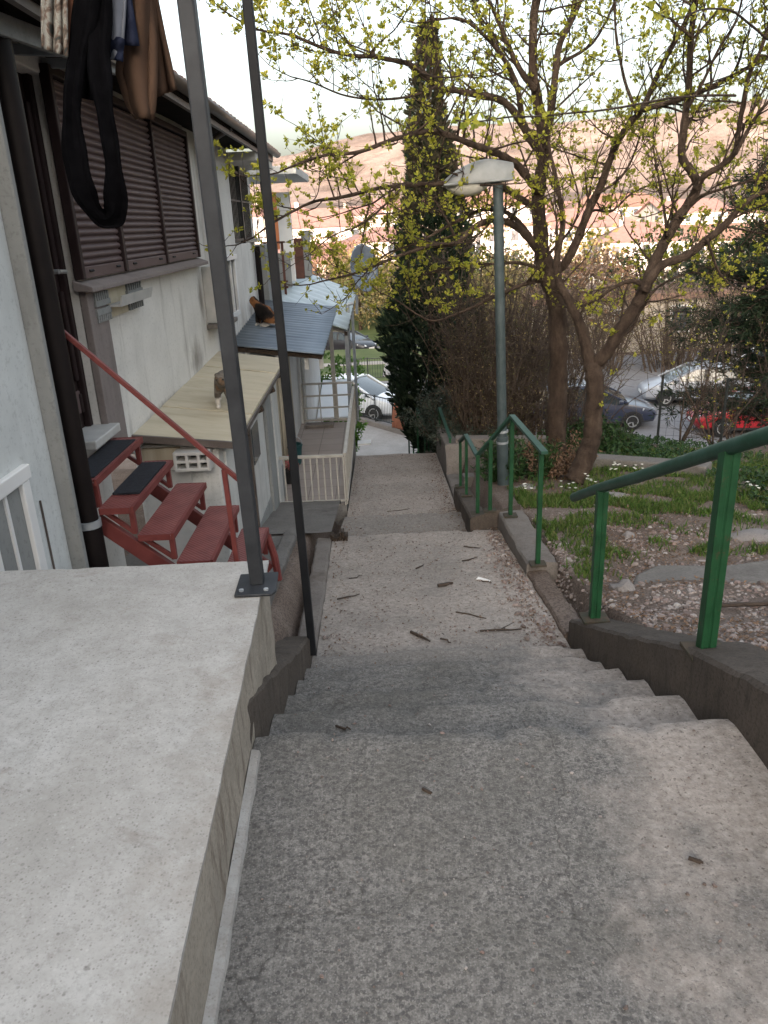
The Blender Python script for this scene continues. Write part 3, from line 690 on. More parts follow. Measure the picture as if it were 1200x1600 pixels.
# ================================================================== STREET LAMP
lp = thing('street_lamp', 'grey street lamp with a domed head in front of the trees', 'street lamp', (1.345,8.1,-1.28))
b0, b1 = PY(786,758,8.1), PY(778,287,8.1)
def lpt(t): return b0.lerp(b1, t)
MB().tube([lpt(-.06), lpt(.18)], .062, 16).build('foot', M['lamp_pole'], lp, smooth='auto')
MB().tube([lpt(.18), lpt(.9), lpt(1.0)], [.052,.050,.050], 16).build('pole', M['lamp_pole'], lp, smooth='auto')
for t in (.86,.885,.91,.93,.16,.20):
    MB().tube([lpt(t-.004), lpt(t+.004)], .058 if t > .5 else .066, 16).build('clamp_band', M['lamp_pole'] if t > .5 else M['steelgrey'], lp, smooth='auto')
hc = PY(745, 275, 8.1)
L0, L1 = -.345, .345      # local along x
rings = []; bot = []
for i in range(17):
    t = i/16; x = L0 + (L1-L0)*t
    h = .195*math.sin(math.pi/2*min(1, t/.66))**.72 if t < .66 else .195-.05*((t-.66)/.34)**1.3
    wv = .135*math.sin(math.pi/2*min(1, t/.55))**.62 if t < .55 else .135-.035*((t-.55)/.45)
    h = max(h, .008); wv = max(wv, .01)
    r = []
    for a in range(13):
        th = math.pi*a/12; r.append((hc.x+x, hc.y+math.cos(th)*wv, hc.z-.065+.028*t+math.sin(th)**.75*h))
    rings.append(r)
q = MB(); q.loft(rings); hd = q.build('lamp_head', M['lamp_head'], lp, smooth='auto')
q = MB(); q.box(hc.x+.15,hc.x+.157,hc.y-.132,hc.y+.132,hc.z-.05,hc.z+.12)
q = MB(); q.box(hc.x-.33,hc.x+.345,hc.y-.128,hc.y+.128,hc.z-.085,hc.z-.062)
q.v = [(x,y,z+(.028*((x-hc.x+.345)/.69))) for x,y,z in q.v]; q.build('rim', M['lamp_head'], hd, bev=.01)
rings = []
for i in range(11):
    t = i/10; x = -.30 + .43*t; s = math.sin(math.pi*min(.98,max(.02,t)))**.55
    rings.append([(hc.x+x, hc.y+math.cos(math.pi*a/10)*.11*s, hc.z-.075+.02*t-math.sin(math.pi*a/10)*.115*s) for a in range(11)])
q = MB(); q.loft(rings); q.build('lamp_glass', M['lamp_glass'], lp, smooth='auto')

# ================================================================== HOUSE AT LEFT
FX = -1.80
h = thing('house', 'long grey plastered house at left with brown roller shutters under its eave', 'house', (-1.8, 8, 0))
W = MB()
W.box(FX-.25, FX, 4.90, 10.70, .10, 2.62)                        # window wall
W.box(FX-.25, FX, 4.50, 4.90, 2.40, 2.62)
W.box(FX-.25, FX, 10.70, 12.45, .05, 1.36)                       # parapet of the balcony
W.box(FX-.25, FX-.002, 4.48, 4.90, -1.0, .36)
W.build('wall', M['wall'], h, bev=.01)
MB().box(FX-.12, FX+.10, 4.46, 4.93, .345, .40).build('door_sill', M['offwht'], h, bev=.008)
MB().box(-4.6, FX-.02, 12.40, 12.62, -1.4, 2.5).build('end_wall', M['wall'], h)
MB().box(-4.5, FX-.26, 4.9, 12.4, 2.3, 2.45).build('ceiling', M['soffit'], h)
MB().box(FX-.02, FX+.035, 4.90, 5.24, .10, 1.275).build('pilaster', M['pilaster'], h, bev=.006)
MB().box(-2.2, -1.785, 4.33, 4.47, -1.2, 2.62).build('pier', M['strip'], h, bev=.01)
# brown door in its recess
d = MB(); d.box(FX-.16, FX-.10, 4.47, 4.90, .40, 2.40); d = d.build('door', M['brown'], h)
for z0, z1 in ((.50,.62),(.70,1.24),(1.36,2.26)):
    MB().box(FX-.10, FX-.075, 4.54, 4.60, z0, z1).build('moulding', M['brown'], d, bev=.008)
    MB().box(FX-.10, FX-.075, 4.80, 4.84, z0, z1).build('moulding', M['brown'], d, bev=.008)
MB().box(FX-.10, FX-.06, 4.845, 4.90, .40, 2.40).build('door_frame', M['brown'], d, bev=.006)
MB().box(FX-.10, FX-.085, 4.52, 4.83, .50, .64).build('kick_panel', M['shutter'], d, bev=.006)
q = MB(); q.tube([(FX-.09,4.70,1.36),(FX-.03,4.70,1.36)], .014, 10); q.tube([(FX-.03,4.70,1.36),(FX-.025,4.79,1.355)], .012, 10)
q.build('handle', M['rim'], d, smooth='auto')
MB().box(FX-.10, FX-.088, 4.675, 4.725, 1.20, 1.42).build('lock_plate', M['rim'], d, bev=.003)
# roller shutters: three panels
wn = MB()
wn.box(FX-.01, FX+.05, 4.86, 4.91, 1.30, 2.42); wn.box(FX-.01, FX+.05, 8.20, 8.26, 1.30, 2.42); wn.box(FX-.01, FX+.05, 4.86, 8.26, 2.40, 2.45)
wn.box(FX-.01, FX+.05, 5.73, 5.79, 1.30, 2.40); wn.box(FX-.01, FX+.05, 6.92, 6.97, 1.30, 2.40)
wn = wn.build('window', M['brown'], h, bev=.006)
def shutter(y0, y1):
    n = 23; z0, z1 = 1.37, 2.40; rows = []
    for i in range(n):
        for k in range(8):
            t = k/8; z = z0 + (z1-z0)*(i+t)/n
            x = FX+.012 + .018*math.sin(math.pi*min(1, t/.85))**.7 if t < .85 else FX+.010
            rows.append([(x, y0+(y1-y0)*j/4, z) for j in range(5)])
    q = MB(); q.grid(rows); s = q.build('shutter', M['shutter'], wn, smooth='auto')
    e = MB().box(FX+.0, FX+.035, y0, y1, 1.30, 1.372).build('bottom_bar', M['shutter'], s, bev=.006)
    for yy in (y0+.17*(y1-y0), y0+.83*(y1-y0)):
        MB().tube([(FX+.035,yy-.03,1.345),(FX+.05,yy,1.345),(FX+.035,yy+.03,1.345)], .008, 6).build('stop', M['plastic'], s)
for a, b_ in ((4.91,5.73),(5.79,6.92),(6.97,8.20)): shutter(a, b_)
q = MB(); q.prism([(FX-.02,1.235),(FX+.10,1.225),(FX+.10,1.255),(FX-.02,1.30)], 'y', 4.84, 8.34); q.build('sill', M['pilaster'], h, bev=.006)
q = MB()
for i in range(12): 
    y = 5.0+i*.27; q.box(FX, FX+.012+rnd.uniform(0,.008), y, y+.262, 2.452, 2.50+rnd.uniform(-.012,.02))
q.build('lintel', M['offwht'], h)
# eaves, gutter, roof
EX = -1.42
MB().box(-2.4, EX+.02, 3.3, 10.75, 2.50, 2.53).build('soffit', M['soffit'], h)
q = MB()
def roofz(x): return 2.60 + (EX+.06-x)*.38
rows = []
for j in range(2): rows.append(None)
ny = 560
for x in (EX+.08, -2.2, -3.0, -3.8, -4.6):
    rows = rows if rows[0] is not None else []
    rows.append([(x, 3.2 + 9.3*i/ny, roofz(x) + .022*abs(math.sin(math.pi*(3.2+9.3*i/ny)/.21))) for i in range(ny+1)])
q.grid(rows); rf = q.build('roof', M['tile'], h, smooth=True)
md = rf.modifiers.new('thick', 'SOLIDIFY'); md.thickness = .018
MB().box(EX-.03, EX+.005, 3.25, 12.45, 2.455, 2.585).build('fascia', M['gutter'], h)
q = MB(); rws = []
for y in (3.2, 12.55):
    rws.append([(EX+.06+.055*math.cos(a), y, 2.575+.06*math.sin(a)) for a in [math.pi+math.pi*i/10 for i in range(11)]])
q.grid(rws); g_ = q.build('gutter', M['gutter'], h, smooth=True); md = g_.modifiers.new('t','SOLIDIFY'); md.thickness = .006
for i in range(13):
    y = 3.4+i*.72; MB().box(EX, EX+.125, y, y+.025, 2.572, 2.582).build('gutter_bracket', M['gutter'], g_)
MB().tube([(EX+.02,8.75,2.52),(FX+.07,8.80,2.36),(FX+.07,8.80,1.0)], .03, 10).build('rain_pipe', M['gutter'], h, smooth='auto')
MB().tube([(FX+.06,12.22,1.30),(FX+.06,12.22,.35)], .045, 10).build('rain_pipe', M['pipe'], h, smooth='auto')
MB().box(FX-.05, FX+.10, 12.02, 12.40, 1.36, 1.41).build('coping', M['offwht'], h, bev=.008)
# caged box, small framed window, wall stones
a = MB().box(FX, FX+.17, 8.42, 8.98, .62, 1.20).build('wall_cabinet', M['offwht'], h, bev=.006)
q = MB().box(FX+.17, FX+.176, 8.50, 8.90, .68, 1.16).build('grille', M['plastic'], a)
for i in range(6): MB().box(FX+.176, FX+.184, 8.50, 8.90, .70+.08*i, .705+.08*i).build('grille_bar', M['rim'], a)
MB().box(FX, FX+.22, 8.36, 9.04, .57, .615).build('shelf', M['kerb'], h, bev=.008)
f = MB()
f.box(FX, FX+.05, 9.62, 9.70, .52, 1.20); f.box(FX, FX+.05, 10.20, 10.28, .52, 1.20); f.box(FX, FX+.07, 9.60, 10.30, 1.20, 1.26); f.box(FX, FX+.05, 9.70, 10.20, .52, .58); f.box(FX,FX+.045,9.93,9.97,.58,1.20)
f = f.build('window', M['wht'], h, bev=.006); MB().box(FX+.004, FX+.02, 9.70, 10.20, .58, 1.20).build('pane', M['glass'], f)
# plaster ledge at the foot of the wall over the sheet roofs
MB().box(FX, FX+.05, 5.28, 12.3, .08, .17).build('plaster_ledge', M['strip'], h, bev=.015)
# balcony grille
q = MB()
for i in range(16):
    y = 10.78+i*.105; q.box(FX-.03, FX-.018, y, y+.012, 1.38, 2.28)
q.box(FX-.03, FX-.012, 10.72, 12.44, 1.40, 1.43); q.box(FX-.03, FX-.012, 10.72, 12.44, 1.90, 1.92); q.box(FX-.03, FX-.012, 10.72, 12.44, 2.26, 2.29)
for i in range(3): q.box(FX+.06+.10*i, FX+.072+.10*i, 12.44, 12.452, 1.38, 2.2)
q.build('balcony_grille', M['iron'], h)
MB().box(FX-.06, FX+.0, 11.55, 11.62, 1.36, 2.52).build('balcony_post', M['iron'], h)
MB().box(-3.2, EX-.02, 10.76, 12.50, 2.36, 2.47).build('balcony_slab', M['wall'], h, bev=.01)
MB().box(-3.2, -2.4, 10.75, 10.8, 1.3, 2.4).build('balcony_back', M['wall'], h)
# lower storey under the beige sheet roof
W = MB(); W.box(-1.85, -1.22, 5.56, 5.72, -1.6, .07); W.box(-1.36, -1.20, 5.72, 8.95, -2.0, .10); W.box(-1.9, -1.30, 8.95, 12.42, -2.2, -.02)
W.build('lower_wall', M['lowwall'], h, bev=.012)
MB().box(-1.198, -1.188, 5.5, 8.90, -1.9, -1.12).build('plinth', M['strip'], h)
MB().box(-1.80, -1.44, 5.535, 5.56, -1.2, -.13).build('cabinet_door', M['offwht'], h, bev=.006)
MB().box(-1.78, -1.50, 5.52, 5.56, -.08, .05).build('timber_lintel', M['curtain'], h)
for (y0,y1) in ((6.15,6.62),(6.72,7.30)):
    f = MB().box(-1.202, -1.18, y0, y1, -1.05, -.06).build('door_panel', M['offwht'], h, bev=.005)
    MB().box(-1.18, -1.172, y0+.10, y1-.10, -.50, -.16).build('pane', M['glass'], f)
MB().box(-1.20, -1.16, 6.66, 6.70, -1.1, .0).build('cable_pipe', M['gutter'], h)
for i, (y0, y1, mm) in enumerate(((7.75,8.15,'strip'),(8.25,8.55,'lowwall'))): MB().box(-1.20, -1.165, y0, y1, -1.5, .0).build('pilaster', M[mm], h, bev=.006)
# sheet roof
BR = [(-1.80,5.42,.185),(-1.08,5.50,.075),(-1.06,8.86,.145),(-1.80,8.86,.26)]
def bilin(c, u, v):
    A, B, C_, D = [Vector(p) for p in c]; return A.lerp(B, u).lerp(D.lerp(C_, u), v)
q = MB(); br = []
sh = h
for i in range(4):
    v0, v1 = i/4+(.0 if i == 0 else .003), (i+1)/4-.003
    p = [bilin(BR, 0, v0), bilin(BR, 1, v0), bilin(BR, 1, v1), bilin(BR, 0, v1)]
    q = MB(); q.hexa([(*(a - Vector((0,0,.022))),) for a in p] + [(*(a+Vector((0,0,.004*(i % 2)))),) for a in p])
    q.build('roof_sheet', M['beige'], h, bev=.003)
q = MB(); q.bar(BR[0], Vector(BR[1])+Vector((0.03,0,-.0)), .03, .05); q.bar(Vector(BR[1])-Vector((0,0,.02)), Vector(BR[2])-Vector((0,0,.02)), .03, .035)
q.v = [(x,y-.0,z-.02) for x,y,z in q.v]; q.build('edge_batten', M['gutter'], h)
for i in range(4):
    y = 5.9+i*.85; MB().bar((-1.22,y,-.02),(-1.04,y,.05),.05,.05).build('rafter', M['timber'], h)

# neighbour wall with white door
nh = thing('neighbour_house', 'pale smooth house wall with a white glazed door behind the platform', 'house', (-1.9, 3, 0))
NX_ = -1.665
MB().box(-3.2, NX_, -1.0, 3.74, -1.2, 2.75).build('wall', M['wall2'], nh, bev=.008)
MB().box(NX_-.3, NX_+.072, 3.741, 3.785, -1.2, 2.75).build('corner_strip', M['strip'], nh, bev=.008)
f = MB(); f.box(NX_-.001,NX_+.03,3.335,3.41,-1.0,.505); f.box(NX_-.001,NX_+.03,2.58,2.66,-1.0,.505); f.box(NX_-.001,NX_+.035,2.56,3.43,.506,.575)
f.box(NX_-.001,NX_+.026,2.96,3.03,-1.0,.504)
f = f.build('door', M['wht'], nh, bev=.006)
for y0, y1 in ((2.66,2.96),(3.03,3.335)):
    g_ = MB().box(NX_-.001,NX_+.008,y0,y1,-1.0,.504).build('door_pane', M['strip'], f)
    MB().box(NX_+.008,NX_+.018,(y0+y1)/2-.011,(y0+y1)/2+.011,-1.0,.504).build('glazing_bar', M['wht'], f)
MB().box(NX_-.001,NX_+.006,3.415,3.424,.0,.57).build('shadow_strip', M['plastic'], f)  # dark strip drawn as the shadow line beside the door frame
MB().tube([(NX_+.006,3.52,-.3),(NX_+.006,3.52,.36)], .005, 6).build('cable', M['gutter'], nh)
# big downpipe in front
p = thing('downpipe', 'thick dark brown downpipe running past the brown door', 'downpipe', (-1.615, 3.93, 0))
MB().tube([(-1.615,3.93,-.9),(-1.615,3.93,3.0)], .056, 18).build('pipe', M['pipe'], p, smooth='auto')
MB().tube([(-1.615,3.93,.06),(-1.615,3.93,.10)], .068, 18).build('collar', M['steelgrey'], p, smooth='auto')
MB().tube([(-1.615,3.93,-.9),(-1.615,3.93,.055)], .066, 18).build('lower_pipe', M['pipe'], p, smooth='auto')
# overhead timber balcony above (its front beam peeks into the top left corner)
ob = thing('awning', 'grey slatted awning edge above the brown door at the top left corner', 'awning', (-1.7, 3.0, 2.6))
MB().bar((-1.72,2.2,2.36),(-1.45,5.1,2.46), .03, .09).build('front_beam', M['strip'], ob, bev=.005)
for i in range(8):
    y = 2.4+i*.36; MB().bar((-1.70+.034*i*.9,y,2.44),(-2.1,y,2.48), .03, .05).build('slat', M['steelgrey'], ob, bev=.003)

# holder with two combs under the window sill
pb_ = thing('planter_holder', 'white planter tray between two grey comb shaped brackets under the shutters', 'planter holder', (FX+.06, 5.5, 1.15))
def comb(y0, y1, zc):
    q = MB(); q.box(FX+.02, FX+.05, y0, y1, zc-.055, zc-.015); q.box(FX+.02, FX+.05, y0, y1, zc+.0, zc+.035)
    n = 7
    for i in range(n):
        y = y0+(y1-y0)*(i+.5)/n; q.box(FX+.022, FX+.046, y-.012, y+.012, zc+.035, zc+.085); q.box(FX+.022, FX+.046, y-.012, y+.012, zc-.10, zc-.055)
    return q
comb(5.0, 5.28, 1.125).build('comb_bracket', M['strip'], pb_); comb(5.68, 6.05, 1.135).build('comb_bracket', M['strip'], pb_)
q = MB(); q.prism([(FX+.02,1.10),(FX+.12,1.10),(FX+.14,1.17),(FX+.13,1.17),(FX+.11,1.115),(FX+.02,1.115)], 'y', 5.26, 6.0); q.build('tray', M['offwht'], pb_)
MB().box(FX+.01, FX+.03, 5.26, 5.70, 1.03, 1.22).build('back_board', M['beige'], pb_)
# block with six openings below the sheet roof
cr_ = thing('vent_block', 'cream vent block with dark openings under the front edge of the beige roof', 'vent block', (-1.4,5.45,-.05))
q = MB(); q.box(-1.52,-1.26,5.40,5.54,-.10,-.075); q.box(-1.52,-1.26,5.40,5.54,.02,.045); q.box(-1.52,-1.26,5.40,5.54,-.037,-.017)
for x in (-1.52,-1.435,-1.35,-1.28): q.box(x,x+.022,5.399,5.541,-.099,.044)
q.build('frame', M['offwht'], cr_, bev=.003); MB().box(-1.50,-1.27,5.5,5.535,-.09,.035).build('back', M['plastic'], cr_)

# ================================================================== RED METAL STAIRS
rs = thing('metal_stairs', 'red painted metal stairs with checker treads rising to the brown door', 'stairs', (-1.2,4.4,-.5))
ZS = [.31,.145,-.02,-.19,-.36]; XS = [(-1.75,-1.56),(-1.565,-1.385),(-1.375,-1.185),(-1.18,-.985),(-.975,-.80)]
for z, (x0, x1) in zip(ZS, XS):
    t = MB().box(x0, x1, 3.97, 4.87, z-.006, z).build('tread', M['tread'], rs)
    for nm_, bx in (('nosing', (x1-.006, x1+.012, 3.97, 4.87, z-.034, z+.003)), ('lip', (x0, x0+.006, 3.97, 4.87, z-.034, z-.007)),
                    ('end_rim', (x0+.007, x1-.007, 3.964, 3.969, z-.034, z+.002)), ('end_rim', (x0+.007, x1-.007, 4.871, 4.876, z-.034, z+.002))):
        MB().box(*bx).build(nm_, M['red_metal'], t)
    for y in (4.02, 4.82):
        MB().box(x1-.03, x1-.002, y-.014, y+.014, z-.17, z-.035).build('bracket', M['red_metal'], t)
        MB().bar((x0+.015,y,z-.036),(x1-.016,y,z-.165), .022, .022).build('brace', M['red_metal'], t)
for y in (4.02, 4.82):
    q = MB(); q.bar((-1.62,y+.03,.05),(-.80,y+.03,-.66), .04, .085); q.build('stringer', M['red_metal'], rs, bev=.004)
MB().bar((-1.70,4.03,1.19),(-.775,4.03,.245), .026, .026).build('handrail', M['red_metal'], rs, bev=.004)
MB().bar((-.865,4.03,.325),(-.845,4.03,-.66), .028, .028, up=(0,1,0)).build('post', M['red_metal'], rs, bev=.004)
q = MB(); q.tube([(-.80,4.84,-.40),(-.765,4.84,-.56),(-.75,4.84,-.74)], [.024,.026,.025], 8); q.build('foot', M['red_metal'], rs, smooth='auto')
MB().box(-1.74,-1.575,4.02,4.80,.3035,.316).build('x', M['rubber']).name = 'rubber_mat'
tag(bpy.data.objects['rubber_mat'], 'black rubber mat on the top tread of the red stairs', 'mat', 'mats on the red stairs')
o = MB().box(-1.555,-1.40,4.19,4.80,.1485,.160).build('rubber_mat', M['rubber'])
tag(o, 'black rubber mat on the second tread of the red stairs', 'mat', 'mats on the red stairs')

# ================================================================== TERRACE AND METAL ROOFS
te = thing('terrace', 'tiled terrace with pale railings below the corrugated roofs', 'terrace', (-.9,10.4,-1.5))
MB().box(-1.34,-.43,8.42,12.42,-2.6,-1.505).build('base', M['grey_conc'], te)
MB().box(-1.34,-.44,8.44,12.40,-1.504,-1.495).build('floor', M['tilefloor'], te)
MB().box(-1.2,-.75,12.05,12.25,-1.494,-1.44).build('step', M['kerb'], te, bev=.01)
def railing(a, b_, hgt, n, name, label, extra=()):
    a, b_ = Vector(a), Vector(b_); r = thing('railing', label, 'railing', a, 'pale railings round the terrace')
    up = Vector((0,0,hgt))
    MB().bar(a+up, b_+up, .04, .03).build('top_rail', M['palerail'], r); MB().bar(a+Vector((0,0,.06)), b_+Vector((0,0,.06)), .03, .025).build('bottom_rail', M['palerail'], r)
    for k in range(n+1):
        p = a.lerp(b_, k/n); MB().bar(p+Vector((0,0,.0)), p+up-Vector((0,0,.014)), .016, .016, up=(0,1,0)).build('baluster', M['palerail'], r)
    for t in extra:
        MB().bar(a+up*t, b_+up*t, .03, .025).build('middle_rail', M['palerail'], r)
    return r
railing((-1.34,8.40,-1.5),(-.44,8.40,-1.5), .60, 12, 'r', 'near pale railing across the front edge of the terrace')
railing((-.42,8.44,-1.5),(-.41,12.3,-1.5), .60, 36, 'r', 'long pale railing along the path side of the terrace')
r = railing((-1.25,12.38,-1.5),(-.40,12.38,-1.5), .66, 3, 'r', 'far pale railing with open rails in front of the white awning', (.4,.7))
q = MB(); q.tube([(-.40,12.3,-.85),(-.42,13.2,-1.25),(-.45,14.4,-1.8),(-.5,15.5,-2.3)], .02, 6); 
o = q.build('stair_rail', M['palerail'], smooth='auto', origin=(-.4,13,-1.3))
tag(o, 'pale sloping tube rail running down from the far terrace corner', 'handrail')
tb = thing('bucket', 'teal plastic bucket by the house wall on the terrace', 'bucket', (-1.2,10.1,-1.5))
MB().lathe((-1.20,10.1,-1.49), [(.09,0),(.10,.02),(.125,.26),(.135,.265),(.135,.28),(.115,.28),(.09,.03)], 16).build('body', M['bucket'], tb, smooth='auto')
MB().tube([(-1.20+.13*math.cos(a),10.1,-1.22+.13*math.sin(a)) for a in [math.pi*i/8 for i in range(9)]], .005, 6).build('handle', M['steelgrey'], tb)
fp = thing('flower_pot', 'dark pot with pink flowers in the terrace corner', 'flower pot', (-1.18,9.3,-1.5))
MB().lathe((-1.18,9.3,-1.49), [(.07,0),(.10,.16),(.11,.165),(.11,.18),(.085,.18)], 14).build('pot', M['plastic'], fp, smooth='auto')
q = MB()
for i in range(70):
    c = Vector((-1.18+rnd.gauss(0,.06),9.3+rnd.gauss(0,.06),-1.30+abs(rnd.gauss(0,.06)))); s = .025
    u = Vector((rnd.uniform(-1,1),rnd.uniform(-1,1),rnd.uniform(-1,1))).normalized()*s; v_ = u.orthogonal()
    q.add([c-u, c+v_, c+u, c-v_], [(0,1,2,3)])
q.build('flowers', m_leaf('pink_petals', [(.03,.08,.02),(.4,.12,.13),(.5,.2,.2),(.04,.09,.03)]), fp)
o = MB(); o.hexa([(-.40,12.6,-1.96),(-.17,12.6,-1.96),(-.17,12.95,-1.99),(-.40,12.95,-1.99),(-.40,12.6,-1.94),(-.17,12.6,-1.93),(-.17,12.95,-1.96),(-.40,12.95,-1.97)])
tag(o.build('paper_sheet', M['wht'], origin=(-.3,12.7,-1.95)), 'white sheet lying at the path side beyond the terrace corner', 'sheet')

def corr_roof(name, C_, pitch, amp, mt, label, thick=.006, n=None):
    A, B, Cc, D = [Vector(p) for p in C_]; L = (D-A).length; nn = int(L/pitch*8); rows = []
    for i in range(nn+1):
        v = i/nn; z = amp*math.sin(2*math.pi*v*L/pitch)
        rows.append([tuple(A.lerp(B, u).lerp(D.lerp(Cc, u), v)+Vector((0,0,z - .01*math.sin(math.pi*u)*0))) for u in (0,.25,.5,.75,1)])
    r = thing(name, label, 'roof', tuple(A.lerp(Cc, .5)))
    q = MB(); q.grid(rows); o = q.build('sheet', mt, r, smooth=True); md = o.modifiers.new('t','SOLIDIFY'); md.thickness = thick; md.offset = -1
    return r
MR = [(-1.78,9.45,.24),(-.66,9.42,.085),(-.60,12.66,.33),(-1.78,12.75,.47)]
r = corr_roof('metal_roof', MR, .16, .016, M['zinc'], 'blue grey corrugated roof where the calico cat sits')
for x, zt in ((-1.62,.18),(-1.25,.13),(-.9,.08),(-.72,.06)): MB().box(x, x+.05, 9.50, 9.55, -.02 if x < -1.2 else -.1, zt-.02).build('roof_post', M['offwht'], r)
MB().bar((-1.8,9.5,.19),(-.68,9.5,.045), .05, .05).build('beam', M['timber'], r); MB().bar((-.70,9.5,.04),(-.66,12.6,.27), .05, .05).build('beam', M['timber'], r)
for y in (12.5,): MB().box(-.76,-.70,y,y+.06,-1.5,.03+(y-9.5)*.07).build('corner_post', M['palerail'], r)
MB().box(-1.8,-1.32,9.0,9.06,-.3,.1).build('gap_shade_board', M['timber'], r)  # dark board stands in for the shade of the void under the roof
for i, (y0, y1) in enumerate(((9.1,9.55),(9.75,10.2),(10.5,11.1))):
    q = MB(); rws = []
    for z in (-1.45, -.05):
        rws.append([(-1.285+.02*math.sin(k*1.1), y0+(y1-y0)*k/24, z) for k in range(25)])
    q.grid(rws); o = q.build('curtain', M['curtain'], smooth=True, origin=(-1.28,(y0+y1)/2,-.7)); md = o.modifiers.new('t','SOLIDIFY'); md.thickness = .006
    tag(o, ['beige door curtain nearest the beige roof corner','middle beige door curtain beside the teal bucket','wide beige door curtain at the far end of the terrace wall'][i], 'curtain', 'curtains on the terrace wall')
MR2 = [(-2.3,12.75,.62),(-.47,12.75,-.06),(-.40,17.0,.20),(-2.3,17.0,.96)]
r = corr_roof('metal_roof', MR2, .42, .03, M['zinc2'], 'pale trapezoid sheet roof beyond the blue grey one, by the satellite dish')
for y in (12.85, 16.9): MB().box(-.53,-.47,y,y+.05,-2.6,-.03 if y < 14 else .17).build('roof_post', M['steelgrey'], r)
MB().bar((-2.2,12.9,.52),(-.5,12.9,-.11),.05,.06).build('beam', M['palerail'], r); MB().bar((-.50,12.8,-.12),(-.44,17,.14),.05,.06).build('beam', M['timber'], r)
wl = thing('lean_to_wall', 'white lower wall panel under the pale sheet roof beside the far railing', 'wall', (-1.2,14.5,-1.5))
MB().box(-2.4, -1.28, 12.64, 17.0, -3.6, -.30).build('panel', M['wht'], wl); MB().box(-1.27,-1.24,12.8,13.0,-2.2,-.3).build('edge_post', M['lowwall'], wl)
aw = thing('awning', 'white flat awning below the terrace, beside the white car', 'awning', (-.7,15.6,-1.9))
MB().hexa([(-1.25,14.9,-2.03),(-.60,14.9,-2.03),(-.60,17.2,-1.72),(-1.25,17.2,-1.72),(-1.25,14.9,-2.0),(-.60,14.9,-2.0),(-.60,17.2,-1.69),(-1.25,17.2,-1.69)]).build('canvas', M['tarp'], aw, bev=.01)
MB().bar((-1.0,14.92,-2.06),(-.60,14.92,-2.06),.04,.05).build('front_bar', M['palerail'], aw); MB().bar((-.95,14.95,-2.5),(-.7,14.95,-2.05),.03,.03).build('brace', M['palerail'], aw)
MB().bar((-.62,15,-5.3),(-.62,15,-2.05),.05,.05,up=(0,1,0)).build('leg', M['palerail'], aw); MB().bar((-.63,17.1,-5.3),(-.63,17.1,-1.75),.05,.05,up=(0,1,0)).build('leg', M['palerail'], aw)

# neighbouring balcony house beyond the balcony
bh = thing('balcony_house', 'grey balcony with rust brown railing and pale posts beyond the long house', 'house', (-2.6,15.5,.5))
def slabpx(x0, y0, x1, y1, Y, dy, mt, name):
    a = PY(x0, y1, Y); c = PY(x1, y0, Y); return MB().box(a.x, c.x, Y, Y+dy, a.z, c.z).build(name, mt, bh, bev=.008)
slabpx(398,382,414,472,12.7,.5,M['strip'],'pillar'); slabpx(437,395,452,450,14.5,.12,M['strip'],'pillar')
slabpx(425,300,436,390,16,.08,M['orange'],'post'); slabpx(442,300,452,440,14.6,.06,M['wht'],'post'); slabpx(463,372,472,436,15.5,.09,M['rustrail'],'post')
slabpx(474,360,482,432,16.5,.25,M['strip'],'pillar')
slabpx(352,258,462,276,13.2,2.6,M['lowwall'],'roof_slab')
slabpx(380,368,470,373,16,.06,M['rustrail'],'top_rail')
a0, a1 = PY(413,378,14), PY(440,378,14)
for t in (0,.33,.66,1):
    x = a0.x+(a1.x-a0.x)*t; MB().box(x-.02,x+.02,14,14.04,a0.z-1.05,a0.z).build('baluster', M['rustrail'], bh)
for dz in (0,.65,.75): MB().box(a0.x-.05,a1.x+.05,14.0,14.05,a0.z-dz-.03,a0.z-dz).build('rail', M['rustrail'], bh)
MB().box(-3.6,-1.9,14.2,18.5,-5,-.1).build('base', M['lowwall'], bh)
slabpx(408,462,432,474,13.4,.3,m_plain('pink_tile',(.35,.14,.14,1),(.42,.2,.19,1)),'tile_step')

# ================================================================== LAUNDRY
ln = thing('clothes_line', 'thin cord high at left from which the washing hangs', 'clothes line', (-1.0,3.2,2.78))
MB().tube([(-1.75,2.2,2.86),(-1.2,2.85,2.77),(-1.0,3.2,2.75),(-.75,3.6,2.77),(-.49,3.85,2.86)], .004, 6).build('cord', M['plastic'], ln)
def cloth(name, L, Rr, Y, mt, label, cat, fold=.018, nf=2.5, th=.012, n=26, hang=True, seed=0):
    """left/right outline as pixel polylines, hung in the plane Y with folds"""
    def samp(P_, t):
        d = [0]; 
        for a, b_ in zip(P_, P_[1:]): d.append(d[-1]+math.dist(a, b_))
        q = t*d[-1]
        for i in range(len(P_)-1):
            if q <= d[i+1] or i == len(P_)-2:
                u = (q-d[i])/(d[i+1]-d[i]); return (P_[i][0]+(P_[i+1][0]-P_[i][0])*u, P_[i][1]+(P_[i+1][1]-P_[i][1])*u)
    rows = []
    for i in range(n+1):
        t = i/n; l, r_ = samp(L, t), samp(Rr, t); row = []
        for j in range(n+1):
            u = j/n; px, py = l[0]+(r_[0]-l[0])*u, l[1]+(r_[1]-l[1])*u
            f_ = fold*(.4+.8*t)*math.sin(nf*2*math.pi*u+.9*t+seed)+.5*fold*math.sin(5*u+7*t+seed)
            row.append(tuple(PY(px, py, Y+f_)))
        rows.append(row)
    q = MB(); q.grid(rows); o = q.build(name, mt, smooth=True, origin=tuple(PY(L[0][0], L[0][1], Y)))
    md = o.modifiers.new('t', 'SOLIDIFY'); md.thickness = th; md.offset = 0
    return tag(o, label, cat, 'washing hung at the top left')
T = -140
